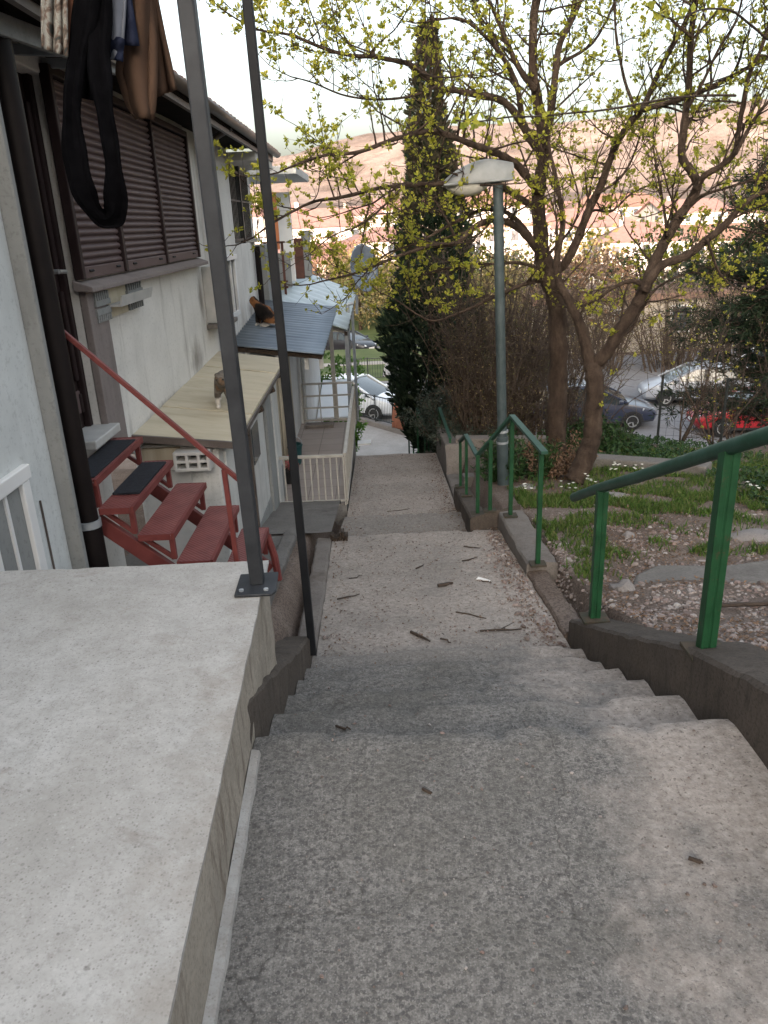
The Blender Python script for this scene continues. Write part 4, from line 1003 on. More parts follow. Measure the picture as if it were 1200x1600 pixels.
cloth('printed_towel', [(62,T),(66,0),(67,76)], [(100,T),(103,0),(104,88)], 3.15, M['print'], 'printed grey and rust towel, leftmost of the washing', 'towel')
cloth('rust_cloth', [(96,T),(98,0),(106,82)], [(124,T),(125,0),(127,87)], 3.20, M['rust'], 'narrow rust brown cloth beside the printed towel', 'cloth', nf=1)
cloth('black_garment', [(120,T),(124,0),(118,70),(112,150)], [(168,T),(168,0),(166,80),(160,160)], 3.30, M['blackcloth'], 'black garment hanging behind the black strap', 'garment', nf=2)
cloth('shorts', [(160,T),(163,0),(168,58),(170,92)], [(198,T),(196,0),(192,66),(190,93)], 3.24, M['greycloth'], 'pale blue grey shorts with a dark label, in the middle of the washing', 'shorts', nf=1.2)
o = cloth('shorts_hem', [(167,58),(172,92)], [(193,60),(190,96)], 3.23, M['navy'], None, None, nf=1); o.name = 'hem'; p = bpy.data.objects['shorts']
del o['group']; mw = o.matrix_basis.copy(); o.parent = p; o.location = Vector(o.location)-Vector(p.location)
cloth('navy_cloth', [(196,T),(197,0),(191,70)], [(202,T),(204,0),(216,72)], 3.28, M['navy'], 'dark navy cloth corner behind the shorts', 'cloth', nf=1)
cloth('brown_trousers', [(200,T),(206,0),(196,60),(184,110),(200,160),(216,184)], [(238,T),(232,0),(240,60),(241,120),(238,170),(234,186)], 3.34, M['browncloth'], 'brown trousers with a rounded leg end, largest of the washing', 'trousers', fold=.03, nf=1.3, th=.03)
cloth('brown_shirt', [(228,T),(232,0),(241,70),(242,152)], [(258,T),(244,0),(256,60),(275,140)], 3.50, M['browncloth'], 'brown shirt hanging rightmost against the sky', 'shirt', fold=.025, nf=1.6, th=.02)
q = MB(); pts = [(150,T),(136,0),(120,90),(112,180),(120,260),(138,315),(160,341),(176,338),(181,315),(176,250),(163,170),(154,90),(158,0),(162,T)]
sm = []
for i in range(len(pts)-1):
    p0, p1, p2, p3 = pts[max(0,i-1)], pts[i], pts[i+1], pts[min(len(pts)-1,i+2)]
    for k in range(6):
        t = k/6; f_ = lambda a, b_, c, d: .5*(2*b_+(c-a)*t+(2*a-5*b_+4*c-d)*t*t+(3*b_-a-3*c+d)*t**3)
        sm.append((f_(p0[0],p1[0],p2[0],p3[0]), f_(p0[1],p1[1],p2[1],p3[1])))
w3 = [PY(x, y, 3.12+.04*math.sin(i*.2)) for i, (x, y) in enumerate(sm)]
rings = []
for i, p in enumerate(w3):
    t_ = (w3[min(i+1, len(w3)-1)]-w3[max(i-1, 0)]); t_.y = 0; t_.normalize(); n_ = Vector((t_.z, 0, -t_.x))
    wd = .040+.007*math.sin(i*.31)+.003*math.sin(i*.9+1); th_ = .007+.003*math.sin(i*.5); tw = .5*math.sin(i*.16+.6)
    ring = []
    for a in range(20):
        an = 2*math.pi*a/20; u = math.copysign(abs(math.cos(an))**.7, math.cos(an)); v_ = math.copysign(abs(math.sin(an))**.7, math.sin(an))
        f_ = .010*math.sin(u*5+i*.12)+tw*.022*u
        ring.append(tuple(p+n_*(wd*u)+Vector((0, th_*v_+f_, 0))))
    rings.append(ring)
q.loft(rings)
o = q.build('black_scarf', M['blackcloth'], smooth='auto', origin=tuple(w3[0])); tag(o, 'long black scarf looped down in front of the shutters', 'scarf', 'washing hung at the top left')

# ================================================================== CATS
def m_cat(name, stops, white_z, white_front, s=9, seedv=0.):
    k = NT(name); k.co = k.coord(); sp = k.n('ShaderNodeSeparateXYZ'); k.l(k.co, sp.inputs[0])
    mp = k.n('ShaderNodeMapping'); mp.inputs['Location'].default_value = (seedv, seedv*2, 0); k.l(k.co, mp.inputs[0])
    c = k.ramp(k.noise(s, 3, .5, mp.outputs[0]), stops)
    n_ = k.n('ShaderNodeMath'); n_.operation = 'MULTIPLY_ADD'; k.l(k.noise(14, 3, .5), n_.inputs[0]); n_.inputs[1].default_value = .08; k.l(sp.outputs[2], n_.inputs[2])
    wz = k.n('ShaderNodeMapRange'); k.l(n_.outputs[0], wz.inputs[0]); wz.inputs[1].default_value = white_z+.05; wz.inputs[2].default_value = white_z+.03; wz.inputs[3].default_value = 0; wz.inputs[4].default_value = 1
    c = k.mix(wz.outputs[0], c, (.55,.52,.48,1))
    k.bump(k.noise(120, 3, .7, k.coord((1,1,.4))), .5, .004)
    return k.fin(c, .95, 0, .1)
def cat(label, foot, yaw, sc_, V, Ed, Rd, mt, eyes):
    t = thing('cat', label, 'cat', (0,0,0))
    V = [tuple(Vector(v)*sc_) for v in V]
    skin('body', V, Ed, [r*sc_ for r in Rd], mt, t, 2)
    for e in eyes: 
        c = Vector(e)*sc_; MB().lathe(c, [(.002,-.006*sc_),(.007*sc_,-.003*sc_),(.008*sc_,0),(.007*sc_,.003*sc_),(.002,.006*sc_)], 8).build('eye', M['plastic'], t)
    t.location = foot; t.rotation_euler = (0,0,yaw); return t
def on_plane(px, py, C_):
    A, B, Cc, D = [Vector(p) for p in C_]; n_ = (B-A).cross(D-A).normalized(); d = ray(px, py)
    return CAM + d*((A-CAM).dot(n_)/d.dot(n_))
# sitting calico, looking left
V = [(0,0,.095),(-.06,0,.165),(-.125,0,.205),(-.165,0,.255),(-.205,0,.292),(-.25,0,.280),
     (-.198,.033,.345),(-.198,-.033,.345), (-.155,.035,.11),(-.165,.035,.02),(-.195,.036,.012), (-.155,-.035,.11),(-.165,-.035,.02),(-.195,-.036,.012),
     (-.03,.065,.07),(-.085,.07,.02),(-.12,.07,.014), (-.03,-.065,.07),(-.085,-.07,.02),(-.12,-.07,.014), (.085,.01,.03),(.10,.09,.018),(.03,.15,.016)]
Ed = [(0,1),(1,2),(2,3),(3,4),(4,5),(4,6),(4,7),(2,8),(8,9),(9,10),(2,11),(11,12),(12,13),(0,14),(14,15),(15,16),(0,17),(17,18),(18,19),(0,20),(20,21),(21,22)]
Rd = [.092,.088,.066,.044,.052,.024,.010,.010,.026,.019,.018,.026,.019,.018,.052,.024,.017,.052,.024,.017,.022,.017,.012]
mc = m_cat('calico_fur', [(.40,(.012,.010,.009,1)),(.535,(.03,.022,.018,1)),(.57,(.20,.085,.035,1)),(.64,(.24,.11,.045,1)),(.70,(.03,.02,.015,1))], .045, 0, 5, 1.3)
ft = on_plane(422, 511, MR); cat('calico cat sitting on the blue grey corrugated roof', (ft.x+.02, ft.y, ft.z+.012), R_(-15), 1.15, V, Ed, Rd, mc, [(-.235,.026,.302),(-.235,-.026,.302)])
V = [(0,.18,.205),(0,.06,.205),(0,-.08,.20),(0,-.14,.225),(0,-.195,.24),(0,-.24,.225),(.032,-.185,.292),(-.032,-.185,.292),
     (.042,-.085,.11),(.042,-.12,.02),(.042,-.145,.012),(-.042,-.075,.11),(-.042,-.06,.02),(-.042,-.085,.012),
     (.042,.20,.12),(.042,.235,.065),(.042,.225,.012),(-.042,.19,.12),(-.042,.20,.065),(-.042,.17,.012),(0,.27,.22),(0,.34,.16),(0,.40,.14)]
Ed = [(0,1),(1,2),(2,3),(3,4),(4,5),(4,6),(4,7),(2,8),(8,9),(9,10),(2,11),(11,12),(12,13),(0,14),(14,15),(15,16),(0,17),(17,18),(18,19),(0,20),(20,21),(21,22)]
Rd = [.062,.066,.060,.042,.052,.024,.010,.010,.026,.018,.017,.026,.018,.017,.036,.018,.016,.036,.018,.016,.018,.015,.011]
mc = m_cat('tabby_fur', [(.35,(.09,.08,.07,1)),(.5,(.17,.15,.13,1)),(.6,(.11,.09,.07,1)),(.7,(.2,.12,.07,1))], .10, 0, 12, 3.1)
ft = on_plane(349, 640, BR); cat('grey and white cat walking toward the viewer on the beige sheet roof', (ft.x, ft.y+.08, ft.z+.004), R_(8), 1.12, V, Ed, Rd, mc, [(.022,-.236,.252),(-.022,-.236,.252)])

# ================================================================== PLANTS
def leaf_quad(mb, base, d, ln_, wd, nrm, fold=.25):
    d = d.normalized(); s = d.cross(nrm)
    if s.length < 1e-4: s = d.orthogonal()
    s = s.normalized()*wd/2; n_ = s.cross(d).normalized()
    o = len(mb.v); mid = base + d*ln_*.55
    mb.v += [tuple(base), tuple(mid + s + n_*wd*fold), tuple(base + d*ln_), tuple(mid - s + n_*wd*fold)]
    mb.f += [(o, o+1, o+2), (o, o+2, o+3)]
def rdir(r): 
    while True:
        v = Vector((r.uniform(-1,1), r.uniform(-1,1), r.uniform(-1,1)))
        if .05 < v.length < 1: return v.normalized()
def cluster(lb, p, d, r, s, n):
    for _ in range(n):
        q = (d*.6 + rdir(r)).normalized(); q.z += .15
        leaf_quad(lb, p + q*s*.12, q, s*r.uniform(.7, 1.25), s*r.uniform(.45, .75), rdir(r))
def smooth_path(pts, k=5):
    out = []
    for i in range(len(pts)-1):
        p0, p1, p2, p3 = pts[max(0, i-1)], pts[i], pts[i+1], pts[min(len(pts)-1, i+2)]
        for j in range(k):
            t = j/k; out.append(.5*(2*p1+(p2-p0)*t+(2*p0-5*p1+4*p2-p3)*t*t+(3*p1-p0-3*p2+p3)*t**3))
    out.append(pts[-1]); return out
class Tree:
    def __init__(s, seed, leaf=.036, density=1.0):
        s.w = MB(); s.lf = MB(); s.r = random.Random(seed); s.leaf = leaf; s.dn = density; s.nleaf = 0
    def limb(s, px, y0, y1, r0_, r1_, spawn=True, ybend=.0, dens=1.0, start=None):
        n = len(px); P3 = []
        for i, (x, y) in enumerate(px):
            t = i/(n-1); Y = y0+(y1-y0)*t + ybend*math.sin(math.pi*t)
            P3.append(PY(x, y, Y))
        if start is not None: P3[0] = Vector(start)
        pts = smooth_path(P3, 8); m_ = len(pts)
        rad = [(r0_ + (r1_-r0_)*(i/(m_-1))**.8)*(1+.06*math.sin(i*1.7)) for i in range(m_)]
        pts = [p + noise.noise_vector(p*2.2)*min(.035, rr*1.2) for p, rr in zip(pts, rad)]
        i0 = len(s.w.v); s.w.tube(pts, rad, 16 if r0_ > .04 else 7)
        if r0_ > .04:         # knots and swellings of the bark
            ns = 16
            for j in range(i0, len(s.w.v)):
                k_ = (j-i0)//ns
                if k_ >= len(pts): break
                v = Vector(s.w.v[j]); o_ = v-pts[k_]
                f_ = 1+.13*noise.noise(v*9)+.07*noise.noise(v*26); s.w.v[j] = tuple(pts[k_]+o_*f_)
        if spawn: s.shoots(pts, rad, dens)
        return pts
    def shoots(s, pts, rad, dens):
        r = s.r; acc = 0
        for i in range(2, len(pts)):
            seg = pts[i]-pts[i-1]; acc += seg.length*dens*s.dn*6.0
            while acc > 0:
                acc -= r.uniform(.6, 1.4)
                t = i/(len(pts)-1)
                if t < .18: continue
                p = pts[i-1].lerp(pts[i], r.random()); d = (seg.normalized()*.5 + rdir(r)*.9 + Vector((0,0,.35))).normalized()
                s.branch(p, d, r.uniform(.35, 1.1)*(1.15-.5*t), min(rad[i]*.5, .012), 1)
        s.branch(pts[-1], (pts[-1]-pts[-2]).normalized(), .5, rad[-1], 1)
    def branch(s, p, d, L, rr, lev):
        r = s.r; n = 5 if lev == 1 else 3; pts = [p]; q = p.copy(); dd = d.copy()
        for i in range(n):
            dd = (dd + rdir(r)*.22 + Vector((0,0,.10))).normalized(); q = q + dd*L/n; pts.append(q.copy())
        rr = max(rr, .0042 if lev == 1 else .0034)
        s.w.tube(pts, [rr*(1-.72*i/n) for i in range(n+1)], 4 if lev == 1 else 3, cap=False)
        if lev == 1:
            for i in range(1, n+1):
                for _ in range(2 if i < n else 2):
                    if r.random() < .72:
                        d2 = (dd*.6 + rdir(r)*.9 + Vector((0,0,.2))).normalized()
                        s.branch(pts[i], d2, L*r.uniform(.2, .5), rr*.45, 2)
        if lev == 2:
            for i in (1, 2, 3):
                if r.random() < .55*s.lfrac: s.cl(pts[i], dd)
        elif r.random() < .8*s.lfrac: s.cl(pts[-1], dd)
    lfrac = 1.0
    def cl(s, p, d): cluster(s.lf, p, d, s.r, s.leaf*s.r.choice((.5,.7,.9,1.1,1.35)), s.r.randint(5, 10))
    def finish(s, name, label, cat, loc, mt_w='bark', mt_l='spring', group=None):
        t = thing(name, label, cat, loc, group)
        s.w.build('trunk', M[mt_w], t, smooth=True)
        if s.lf.f: s.lf.build('crown', M[mt_l], t)
        return t

A = Tree(11, .037, 1.4); A.lfrac = 1.0
ta = A.limb([(868,712),(869,640),(873,540),(866,465),(848,400)], 8.95, 8.75, .122, .092, spawn=False)
A.limb([(848,402),(841,330),(845,262),(848,205),(840,160),(834,120),(833,37),(839,-30),(842,-110)], 8.75, 8.6, .085, .028, dens=.8)
A.limb([(836,140),(806,95),(784,48),(765,5),(745,-50)], 8.6, 8.4, .035, .012)
A.limb([(848,210),(822,198),(804,128),(784,88),(756,57),(720,30),(680,30)], 8.68, 8.0, .04, .009)
A.limb([(849,215),(857,190),(866,128),(875,73),(890,40),(908,0),(925,-60)], 8.7, 9.1, .05, .018)
A.limb([(868,105),(886,93),(925,68),(954,18),(975,-40)], 8.9, 9.2, .025, .008)
A.limb([(846,300),(833,286),(804,253),(765,233),(725,220),(663,207),(626,216),(560,235),(505,244),(450,262)], 8.72, 6.9, .05, .008, dens=1.1)
A.limb([(846,250),(815,190),(780,158),(725,139),(685,136),(652,112),(626,97),(590,90),(553,88),(500,75),(450,55),(404,46),(370,30)], 8.7, 6.6, .042, .006, dens=1.2)
A.limb([(684,136),(640,150),(590,155),(540,150),(490,130),(455,120)], 7.7, 6.9, .014, .005, dens=1.2)
A.limb([(846,330),(800,300),(760,282),(700,283),(633,290),(589,293),(531,308),(487,315),(435,343),(395,372)], 8.74, 6.8, .038, .007, dens=1.0)
A.limb([(633,290),(590,330),(560,352),(520,368),(480,400)], 7.7, 7.0, .012, .004)
A.limb([(855,410),(822,368),(794,350),(752,350),(710,382),(670,385),(604,407),(545,429),(500,440)], 8.76, 7.4, .048, .007, dens=.9)
A.limb([(845,395),(805,340),(770,330),(740,332),(700,352),(650,380),(600,400),(560,438)], 8.75, 7.9, .03, .006)
A.limb([(865,440),(843,436),(822,441),(790,455),(762,470),(715,490),(670,500),(620,470)], 8.8, 8.2, .034, .007, dens=.8)
A.limb([(860,425),(812,410),(776,412),(727,413),(675,424),(640,445)], 8.8, 8.6, .022, .006)
A.limb([(866,420),(882,412),(907,363),(932,304),(954,249),(980,198),(1002,165),(1035,103),(1064,51),(1090,-10)], 8.8, 8.1, .055, .018, dens=.8)
A.limb([(1000,168),(1012,168),(1053,158),(1127,128),(1163,106),(1210,80),(1270,40)], 8.3, 7.2, .032, .014)
A.limb([(992,175),(975,120),(962,60),(960,0),(952,-60)], 8.3, 8.6, .018, .008)
A.limb([(905,368),(925,330),(955,330),(990,300),(1040,280),(1090,270)], 8.6, 9.3, .018, .006)
A.limb([(932,304),(975,270),(1000,215),(1010,160),(1000,100)], 8.45, 9.0, .016, .006)
A.limb([(855,398),(890,360),(905,320),(895,270),(880,230)], 8.8, 9.3, .018, .006)
A.finish('tree', 'upright leafing tree with one straight trunk, just right of the street lamp', 'tree', tuple(ta[0]), group=None)

B = Tree(23, .036, 1.5); B.lfrac = .95
tb_ = B.limb([(898,752),(909,728),(922,690),(928,650),(929,600),(924,568)], 7.95, 8.1, .112, .09, spawn=False)
B.limb([(923,572),(912,535),(899,497),(885,466),(872,438),(868,400),(880,350),(872,290),(858,240)], 8.1, 8.4, .07, .018, dens=.6)
B.limb([(926,575),(948,550),(970,512),(992,482),(1007,455),(1019,410),(1044,367),(1064,339),(1087,297),(1080,270),(1068,245),(1072,205),(1075,147),(1079,73),(1086,0),(1090,-70)], 8.1, 7.4, .075, .02, dens=.8)
B.limb([(1006,456),(1030,416),(1072,399),(1104,373),(1132,350),(1160,322),(1200,300),(1260,290)], 7.85, 7.6, .05, .018, dens=.9)
B.limb([(1085,297),(1100,275),(1127,258),(1149,235),(1156,176),(1166,121),(1190,70),(1210,0)], 7.65, 7.0, .034, .012, dens=.9)
B.limb([(1149,240),(1175,190),(1198,161),(1240,130)], 7.3, 7.0, .02, .01)
B.limb([(1064,339),(1100,305),(1150,290),(1200,270),(1250,265)], 7.7, 8.2, .018, .008)
B.limb([(1010,450),(985,440),(955,452),(930,470),(905,480)], 7.85, 8.2, .03, .008)
B.limb([(960,528),(985,515),(1010,470),(1040,440),(1090,425),(1150,440)], 8.0, 8.6, .022, .006)
B.limb([(1044,367),(1040,330),(1030,280),(1022,220),(1030,150)], 7.75, 8.2, .018, .006)
B.limb([(1104,373),(1120,420),(1135,440),(1160,455)], 7.7, 7.9, .016, .006)
B.limb([(1075,170),(1095,130),(1120,80),(1150,30),(1165,-30)], 7.5, 6.9, .016, .007)
B.limb([(1080,60),(1040,20),(1000,-20)], 7.4, 7.0, .014, .006)
# one spray hangs nearer to the viewer, so its leaves show larger
pts = B.limb([(1150,150),(1080,150),(1010,160),(940,172),(860,180),(800,182),(750,190),(712,188)], 6.9, 3.6, .010, .003, spawn=False)
for i, p in enumerate(pts):
    if i > len(pts)*.45 and B.r.random() < .75: cluster(B.lf, p, Vector((0,0,-.5)), B.r, .042, B.r.randint(1, 3))
pts = B.limb([(1200,60),(1150,20),(1100,15),(1050,30),(1010,10)], 6.5, 4.2, .010, .003, spawn=False)
for i, p in enumerate(pts):
    if i > len(pts)*.35: cluster(B.lf, p, Vector((0,0,-.3)), B.r, .05, B.r.randint(1, 3))
B.finish('tree', 'leaning forked tree with a curved trunk, nearest of the two leafing trees', 'tree', tuple(tb_[0]))

# cypress: a narrow column of upright sprays
def cypress(name, label, base, H, R, nsp, bare, seed):
    r = random.Random(seed); t = thing(name, label, 'tree', base); bx, by, bz = base
    MB().tube([(bx,by,bz),(bx+.02,by,bz+H*.5),(bx,by,bz+H*.98)], [.13,.08,.01], 8).build('trunk', M['bark'], t, smooth=True)
    q = MB(); qb = MB()
    for i in range(nsp):
        u = r.random()**.85; z = .02+.97*u
        prof = min(1, .05+z*4.5)*(1-max(0,(z-.25))/.80)**.85
        a = r.uniform(0, 2*math.pi); lump = 1+.45*noise.noise(Vector((math.cos(a)*1.6, math.sin(a)*1.6, z*7)))+.25*noise.noise(Vector((math.cos(a)*4, math.sin(a)*4, z*22)))
        rr = R*prof*lump*(1-.5*r.random()**2.4)
        p = Vector((bx+math.cos(a)*rr, by+math.sin(a)*rr, bz+H*z))
        out = Vector((math.cos(a), math.sin(a), 0)); d = (out*r.uniform(.3, .9)+Vector((0,0,r.uniform(.5,1.2)))+rdir(r)*.35).normalized()
        tgt = qb if (z > bare and r.random() < .75) else q
        L = r.uniform(.10, .24)*(1.15-.62*z)
        if z > .8 and r.random() < .35: continue
        for k in range(4):
            dd = (d+rdir(r)*.5).normalized(); leaf_quad(tgt, p+rdir(r)*.03, dd, L*r.uniform(.6,1.1), L*.30, rdir(r), .1)
    q.build('crown', M['cypress'], t); qb.build('brown_top', M['cypress_brown'], t)
    return t
cypress('cypress', 'tall narrow dark cypress behind the far handrail', (1.02,14.3,-2.95), 7.55, .84, 9500, .60, 3)
# conifer at the right
def conifer(label, base, H, R, seed, nb=70):
    r = random.Random(seed); t = thing('conifer', label, 'tree', base); b0_ = Vector(base)
    w_ = MB(); w_.tube([b0_, b0_+Vector((.05,0,H*.5)), b0_+Vector((0,0,H))], [.16,.10,.02], 8); q = MB()
    for i in range(nb):
        z = .12+.86*r.random(); a = r.uniform(0, 2*math.pi); L = R*(1.08-z)**.7*r.uniform(.6, 1.1)
        p = b0_+Vector((0,0,H*z)); d = Vector((math.cos(a), math.sin(a), r.uniform(-.12,.25))).normalized(); pts = [p]
        for k in range(6):
            d = (d+rdir(r)*.14+Vector((0,0,-.02))).normalized(); p = p+d*L/6; pts.append(p.copy())
        w_.tube(pts, [.022*(1-.8*k/6) for k in range(7)], 4, cap=False)
        for k in range(1, 7):
            for _ in range(8):
                d2 = (d*.5+rdir(r)+Vector((0,0,.1))).normalized(); d2.z *= .5; l2 = r.uniform(.15, .42); e = pts[k]+d2*l2
                if r.random() < .5: w_.tube([pts[k], e], [.006,.003], 3, cap=False)
                if r.random() < .74:
                    for m_ in range(15):
                        c = pts[k].lerp(e, r.uniform(.15,1.05)); leaf_quad(q, c, (d2+rdir(r)*.8).normalized(), r.uniform(.08,.15), .019, rdir(r), .1)
    w_.build('trunk', M['bark'], t, smooth=True); q.build('crown', M['pine'], t); return t
conifer('dark spreading conifer at the right edge above the red car', (6.75,12.5,-2.5), 5.7, 2.4, 5, 130)
conifer('second dark conifer cut off by the right picture edge, behind the first', (8.3,14.0,-3.2), 6.6, 2.3, 15, 90)

# bare brown thicket by the lamp
def thicket(label, c, n, H, spread, mtw, mtl, nl, seed, leaf=.05, name='bush', lean=.5, stem=.011, fine=True, side=.35):
    r = random.Random(seed); t = thing(name, label, 'bush', c); c = Vector(c); w_ = MB(); q = MB()
    for i in range(n):
        a = r.uniform(0, 2*math.pi); rr = spread*math.sqrt(r.random())*.5
        p = c+Vector((math.cos(a)*rr, math.sin(a)*rr, 0)); d = (Vector((math.cos(a)*r.uniform(0,lean), math.sin(a)*r.uniform(0,lean), 1))).normalized()
        L = H*r.uniform(.45, 1.05); pts = [p]; m_ = 7
        for k in range(m_):
            d = (d+rdir(r)*.16).normalized(); p = p+d*L/m_; pts.append(p.copy())
        w_.tube(pts, [stem*(1-.75*k/m_) for k in range(m_+1)], 4, cap=False)
        for k in range(2, m_+1):
            for _ in range(3):
                d2 = (d*.6+rdir(r)).normalized(); l2 = r.uniform(.12,.45)*H*side; e = pts[k]+d2*l2
                if fine: w_.tube([pts[k], pts[k].lerp(e,.5)+rdir(r)*l2*.12, e], [stem*.4,stem*.3,stem*.18], 3, cap=False)
                for _q in range(nl):
                    cc = pts[k].lerp(e, r.uniform(.2,1.1)); leaf_quad(q, cc+rdir(r)*leaf, rdir(r), leaf*r.uniform(.7,1.3), leaf*.45, rdir(r))
    w_.build('stems', M[mtw], t); 
    if q.f: q.build('leaves', M[mtl], t)
    return t
thicket('dense leafless brown thicket between the cypress and the lamp post', (1.72,11.2,-1.75), 240, 2.9, 1.0, 'twig', 'hedge_tan', 1, 31, .035, lean=.30)
thicket('thin leafless brown thicket behind the lamp post and the straight trunk', (2.4,11.4,-1.8), 120, 2.3, 1.5, 'twig', 'hedge_tan', 1, 32, .03, lean=.6)
thicket('grey green shrub at the foot of the cypress behind the far handrail', (1.22,11.9,-2.0), 70, 1.1, .6, 'twig', 'greygreen', 9, 33, .06, lean=.55)
thicket('dark green shrub low beside the brown thicket', (1.45,10.8,-1.75), 45, .6, .7, 'twig', 'greygreen', 7, 34, .05, lean=.9)
thicket('dark leafy shrub behind the foot of the straight trunk', (2.9,10.4,-1.65), 50, .5, .9, 'twig', 'ground_leaf', 7, 35, .07, lean=.9)
thicket('dark leafy shrub right of the curved trunk, before the dark blue car', (3.5,11.6,-2.1), 40, .6, .7, 'twig', 'hedge_dark', 6, 36, .06, lean=.8)
thicket('small evergreen shrub growing round the lamp foot', (1.55,8.45,-1.3), 26, .5, .5, 'twig', 'ground_leaf', 7, 37, .06, lean=1.0)
thicket('reddish dark shrub at the base of the straight trunk', (2.05,8.55,-1.3), 40, .42, .55, 'stick', 'dry', 5, 38, .05, lean=1.0)
thicket('bright green bush between the terrace and the white car', (-1.45,18.3,-5.0), 110, 3.6, .9, 'twig', 'shrubgreen', 14, 39, .10, lean=.03, side=.14)
thicket('low green bush under the white awning', (-1.0,16.4,-4.2), 45, 1.7, .4, 'twig', 'shrubgreen', 10, 40, .08, lean=.04, side=.14)
# bare saplings along the mesh fence
SAP = [((5.0,11.1,-1.9),1.9,'slender bare sapling left of the mesh fence',51),((6.0,11.3,-2.0),1.7,'bare forked sapling in front of the red car bonnet',52),((5.55,11.6,-2.1),1.4,'thin bare sapling between the dark blue car and the red car',53),((4.6,11.4,-1.9),1.6,'bare sapling with a few green buds before the dark blue car',54),((6.9,11.2,-2.0),1.5,'bare bushy sapling in front of the red car door',55)]
for c, H, lb, sd2 in SAP:
    T_ = Tree(sd2, .03, .8); T_.lfrac = .10; c = Vector(c); r = T_.r
    for k in range(4):
        d = (Vector((r.uniform(-.5,.5), r.uniform(-.4,.4), 1))).normalized(); pts = [c.copy()]; p = c.copy()
        for j in range(8): d = (d+rdir(r)*.15).normalized(); p = p+d*H/8; pts.append(p.copy())
        rad = [.018*(1-.8*j/8) for j in range(9)]; T_.w.tube(pts, rad, 5); T_.shoots(pts, rad, 1.0)
    T_.finish('sapling', lb, 'tree', tuple(c), 'twig', 'spring')

for c, n_, H, sp, lb, sd2 in (((10.5,37,-5.6),60,5.6,2.6,'wide bare brown tree behind the silver car',81),((13.8,36,-5.6),60,5.2,2.6,'bare brown tree behind the red car',82),((7.2,38,-5.6),55,5.0,2.4,'bare brown tree seen between the two leafing trunks',83),((17.5,37,-5.6),60,6.2,3.0,'tall bare tree at the far right behind the parked cars',84)):
    o = thicket(lb, c, n_, H, sp, 'twig', 'hedge_tan', 2, sd2, .09, name='bare_tree', lean=.55, stem=.035); o['category'] = 'tree'
# far trees below: tan willows, dark hedge, valley trees
def far_tree(label, c, H, R, mt, seed, n=900, s=.35, squash=1.0, name='tree', trunk=True, group=None):
    r = random.Random(seed); t = thing(name, label, 'tree' if name == 'tree' else 'hedge', c, group); c = Vector(c)
    if trunk:
        w_ = MB(); w_.tube([c, c+Vector((0,0,H*.75))], [H*.03, H*.008], 6)
        for i in range(14):
            a = r.uniform(0,6.28); p = c+Vector((0,0,H*r.uniform(.2,.6))); w_.tube([p, p+Vector((math.cos(a)*R*.7, math.sin(a)*R*.7, H*.28))], [H*.010, H*.003], 4, cap=False)
        w_.build('trunk', M['bark'], t, smooth=True)
    q = MB()
    for i in range(n):
        d = rdir(r); k = (.45+.55*r.random()**.5)*(1+.35*noise.noise(d*2.2+Vector((seed,0,0))))
        p = c+Vector((d.x*R*k, d.y*R*k, H*.58+d.z*H*.45*k*squash))
        leaf_quad(q, p, rdir(r), s*r.uniform(.6,1.3), s*.55, rdir(r))
    q.build('crown', M[mt], t); return t
far_tree('tan bare willow on the grass bank behind the black car', (-1.2,60,-6.4), 6.2, 2.6, 'hedge_tan', 61, 2600, .30)
far_tree('second tan tree on the bank, next to the cypress edge', (1.3,62,-6.4), 5.6, 2.4, 'hedge_tan', 62, 2400, .30)
far_tree('brown bare tree behind the tan willow', (-3.4,66,-6.5), 7.2, 3.2, 'dry', 63, 2400, .32)
far_tree('dark round bush on the grass bank near the cypress edge', (1.9,57,-6.3), 2.4, 1.7, 'hedge_dark', 64, 1600, .2)
for i, (x, y, H_, R__, mt, lb) in enumerate([(12,44,5.5,3.2,'dry','brown bare tree behind the silver car'),(17,47,6.5,3.4,'hedge_dark','dark evergreen tree far right behind the parked cars'),(6.5,46,5.2,2.6,'hedge_tan','tan tree seen under the straight trunk'),
      (25,52,8,4,'hedge_dark','large dark tree behind the conifers at right'),(10,60,6,3,'hedge_tan','tan tree below the teal awning'),(-9,70,7,3.5,'dry','brown tree in front of the red roofed house at left'),(4,72,6,3,'dry','brown bare tree low behind the cypress')]):
    far_tree(lb, (x, y, terrain(x, y)), H_, R__, mt, 70+i, 2200, .30)

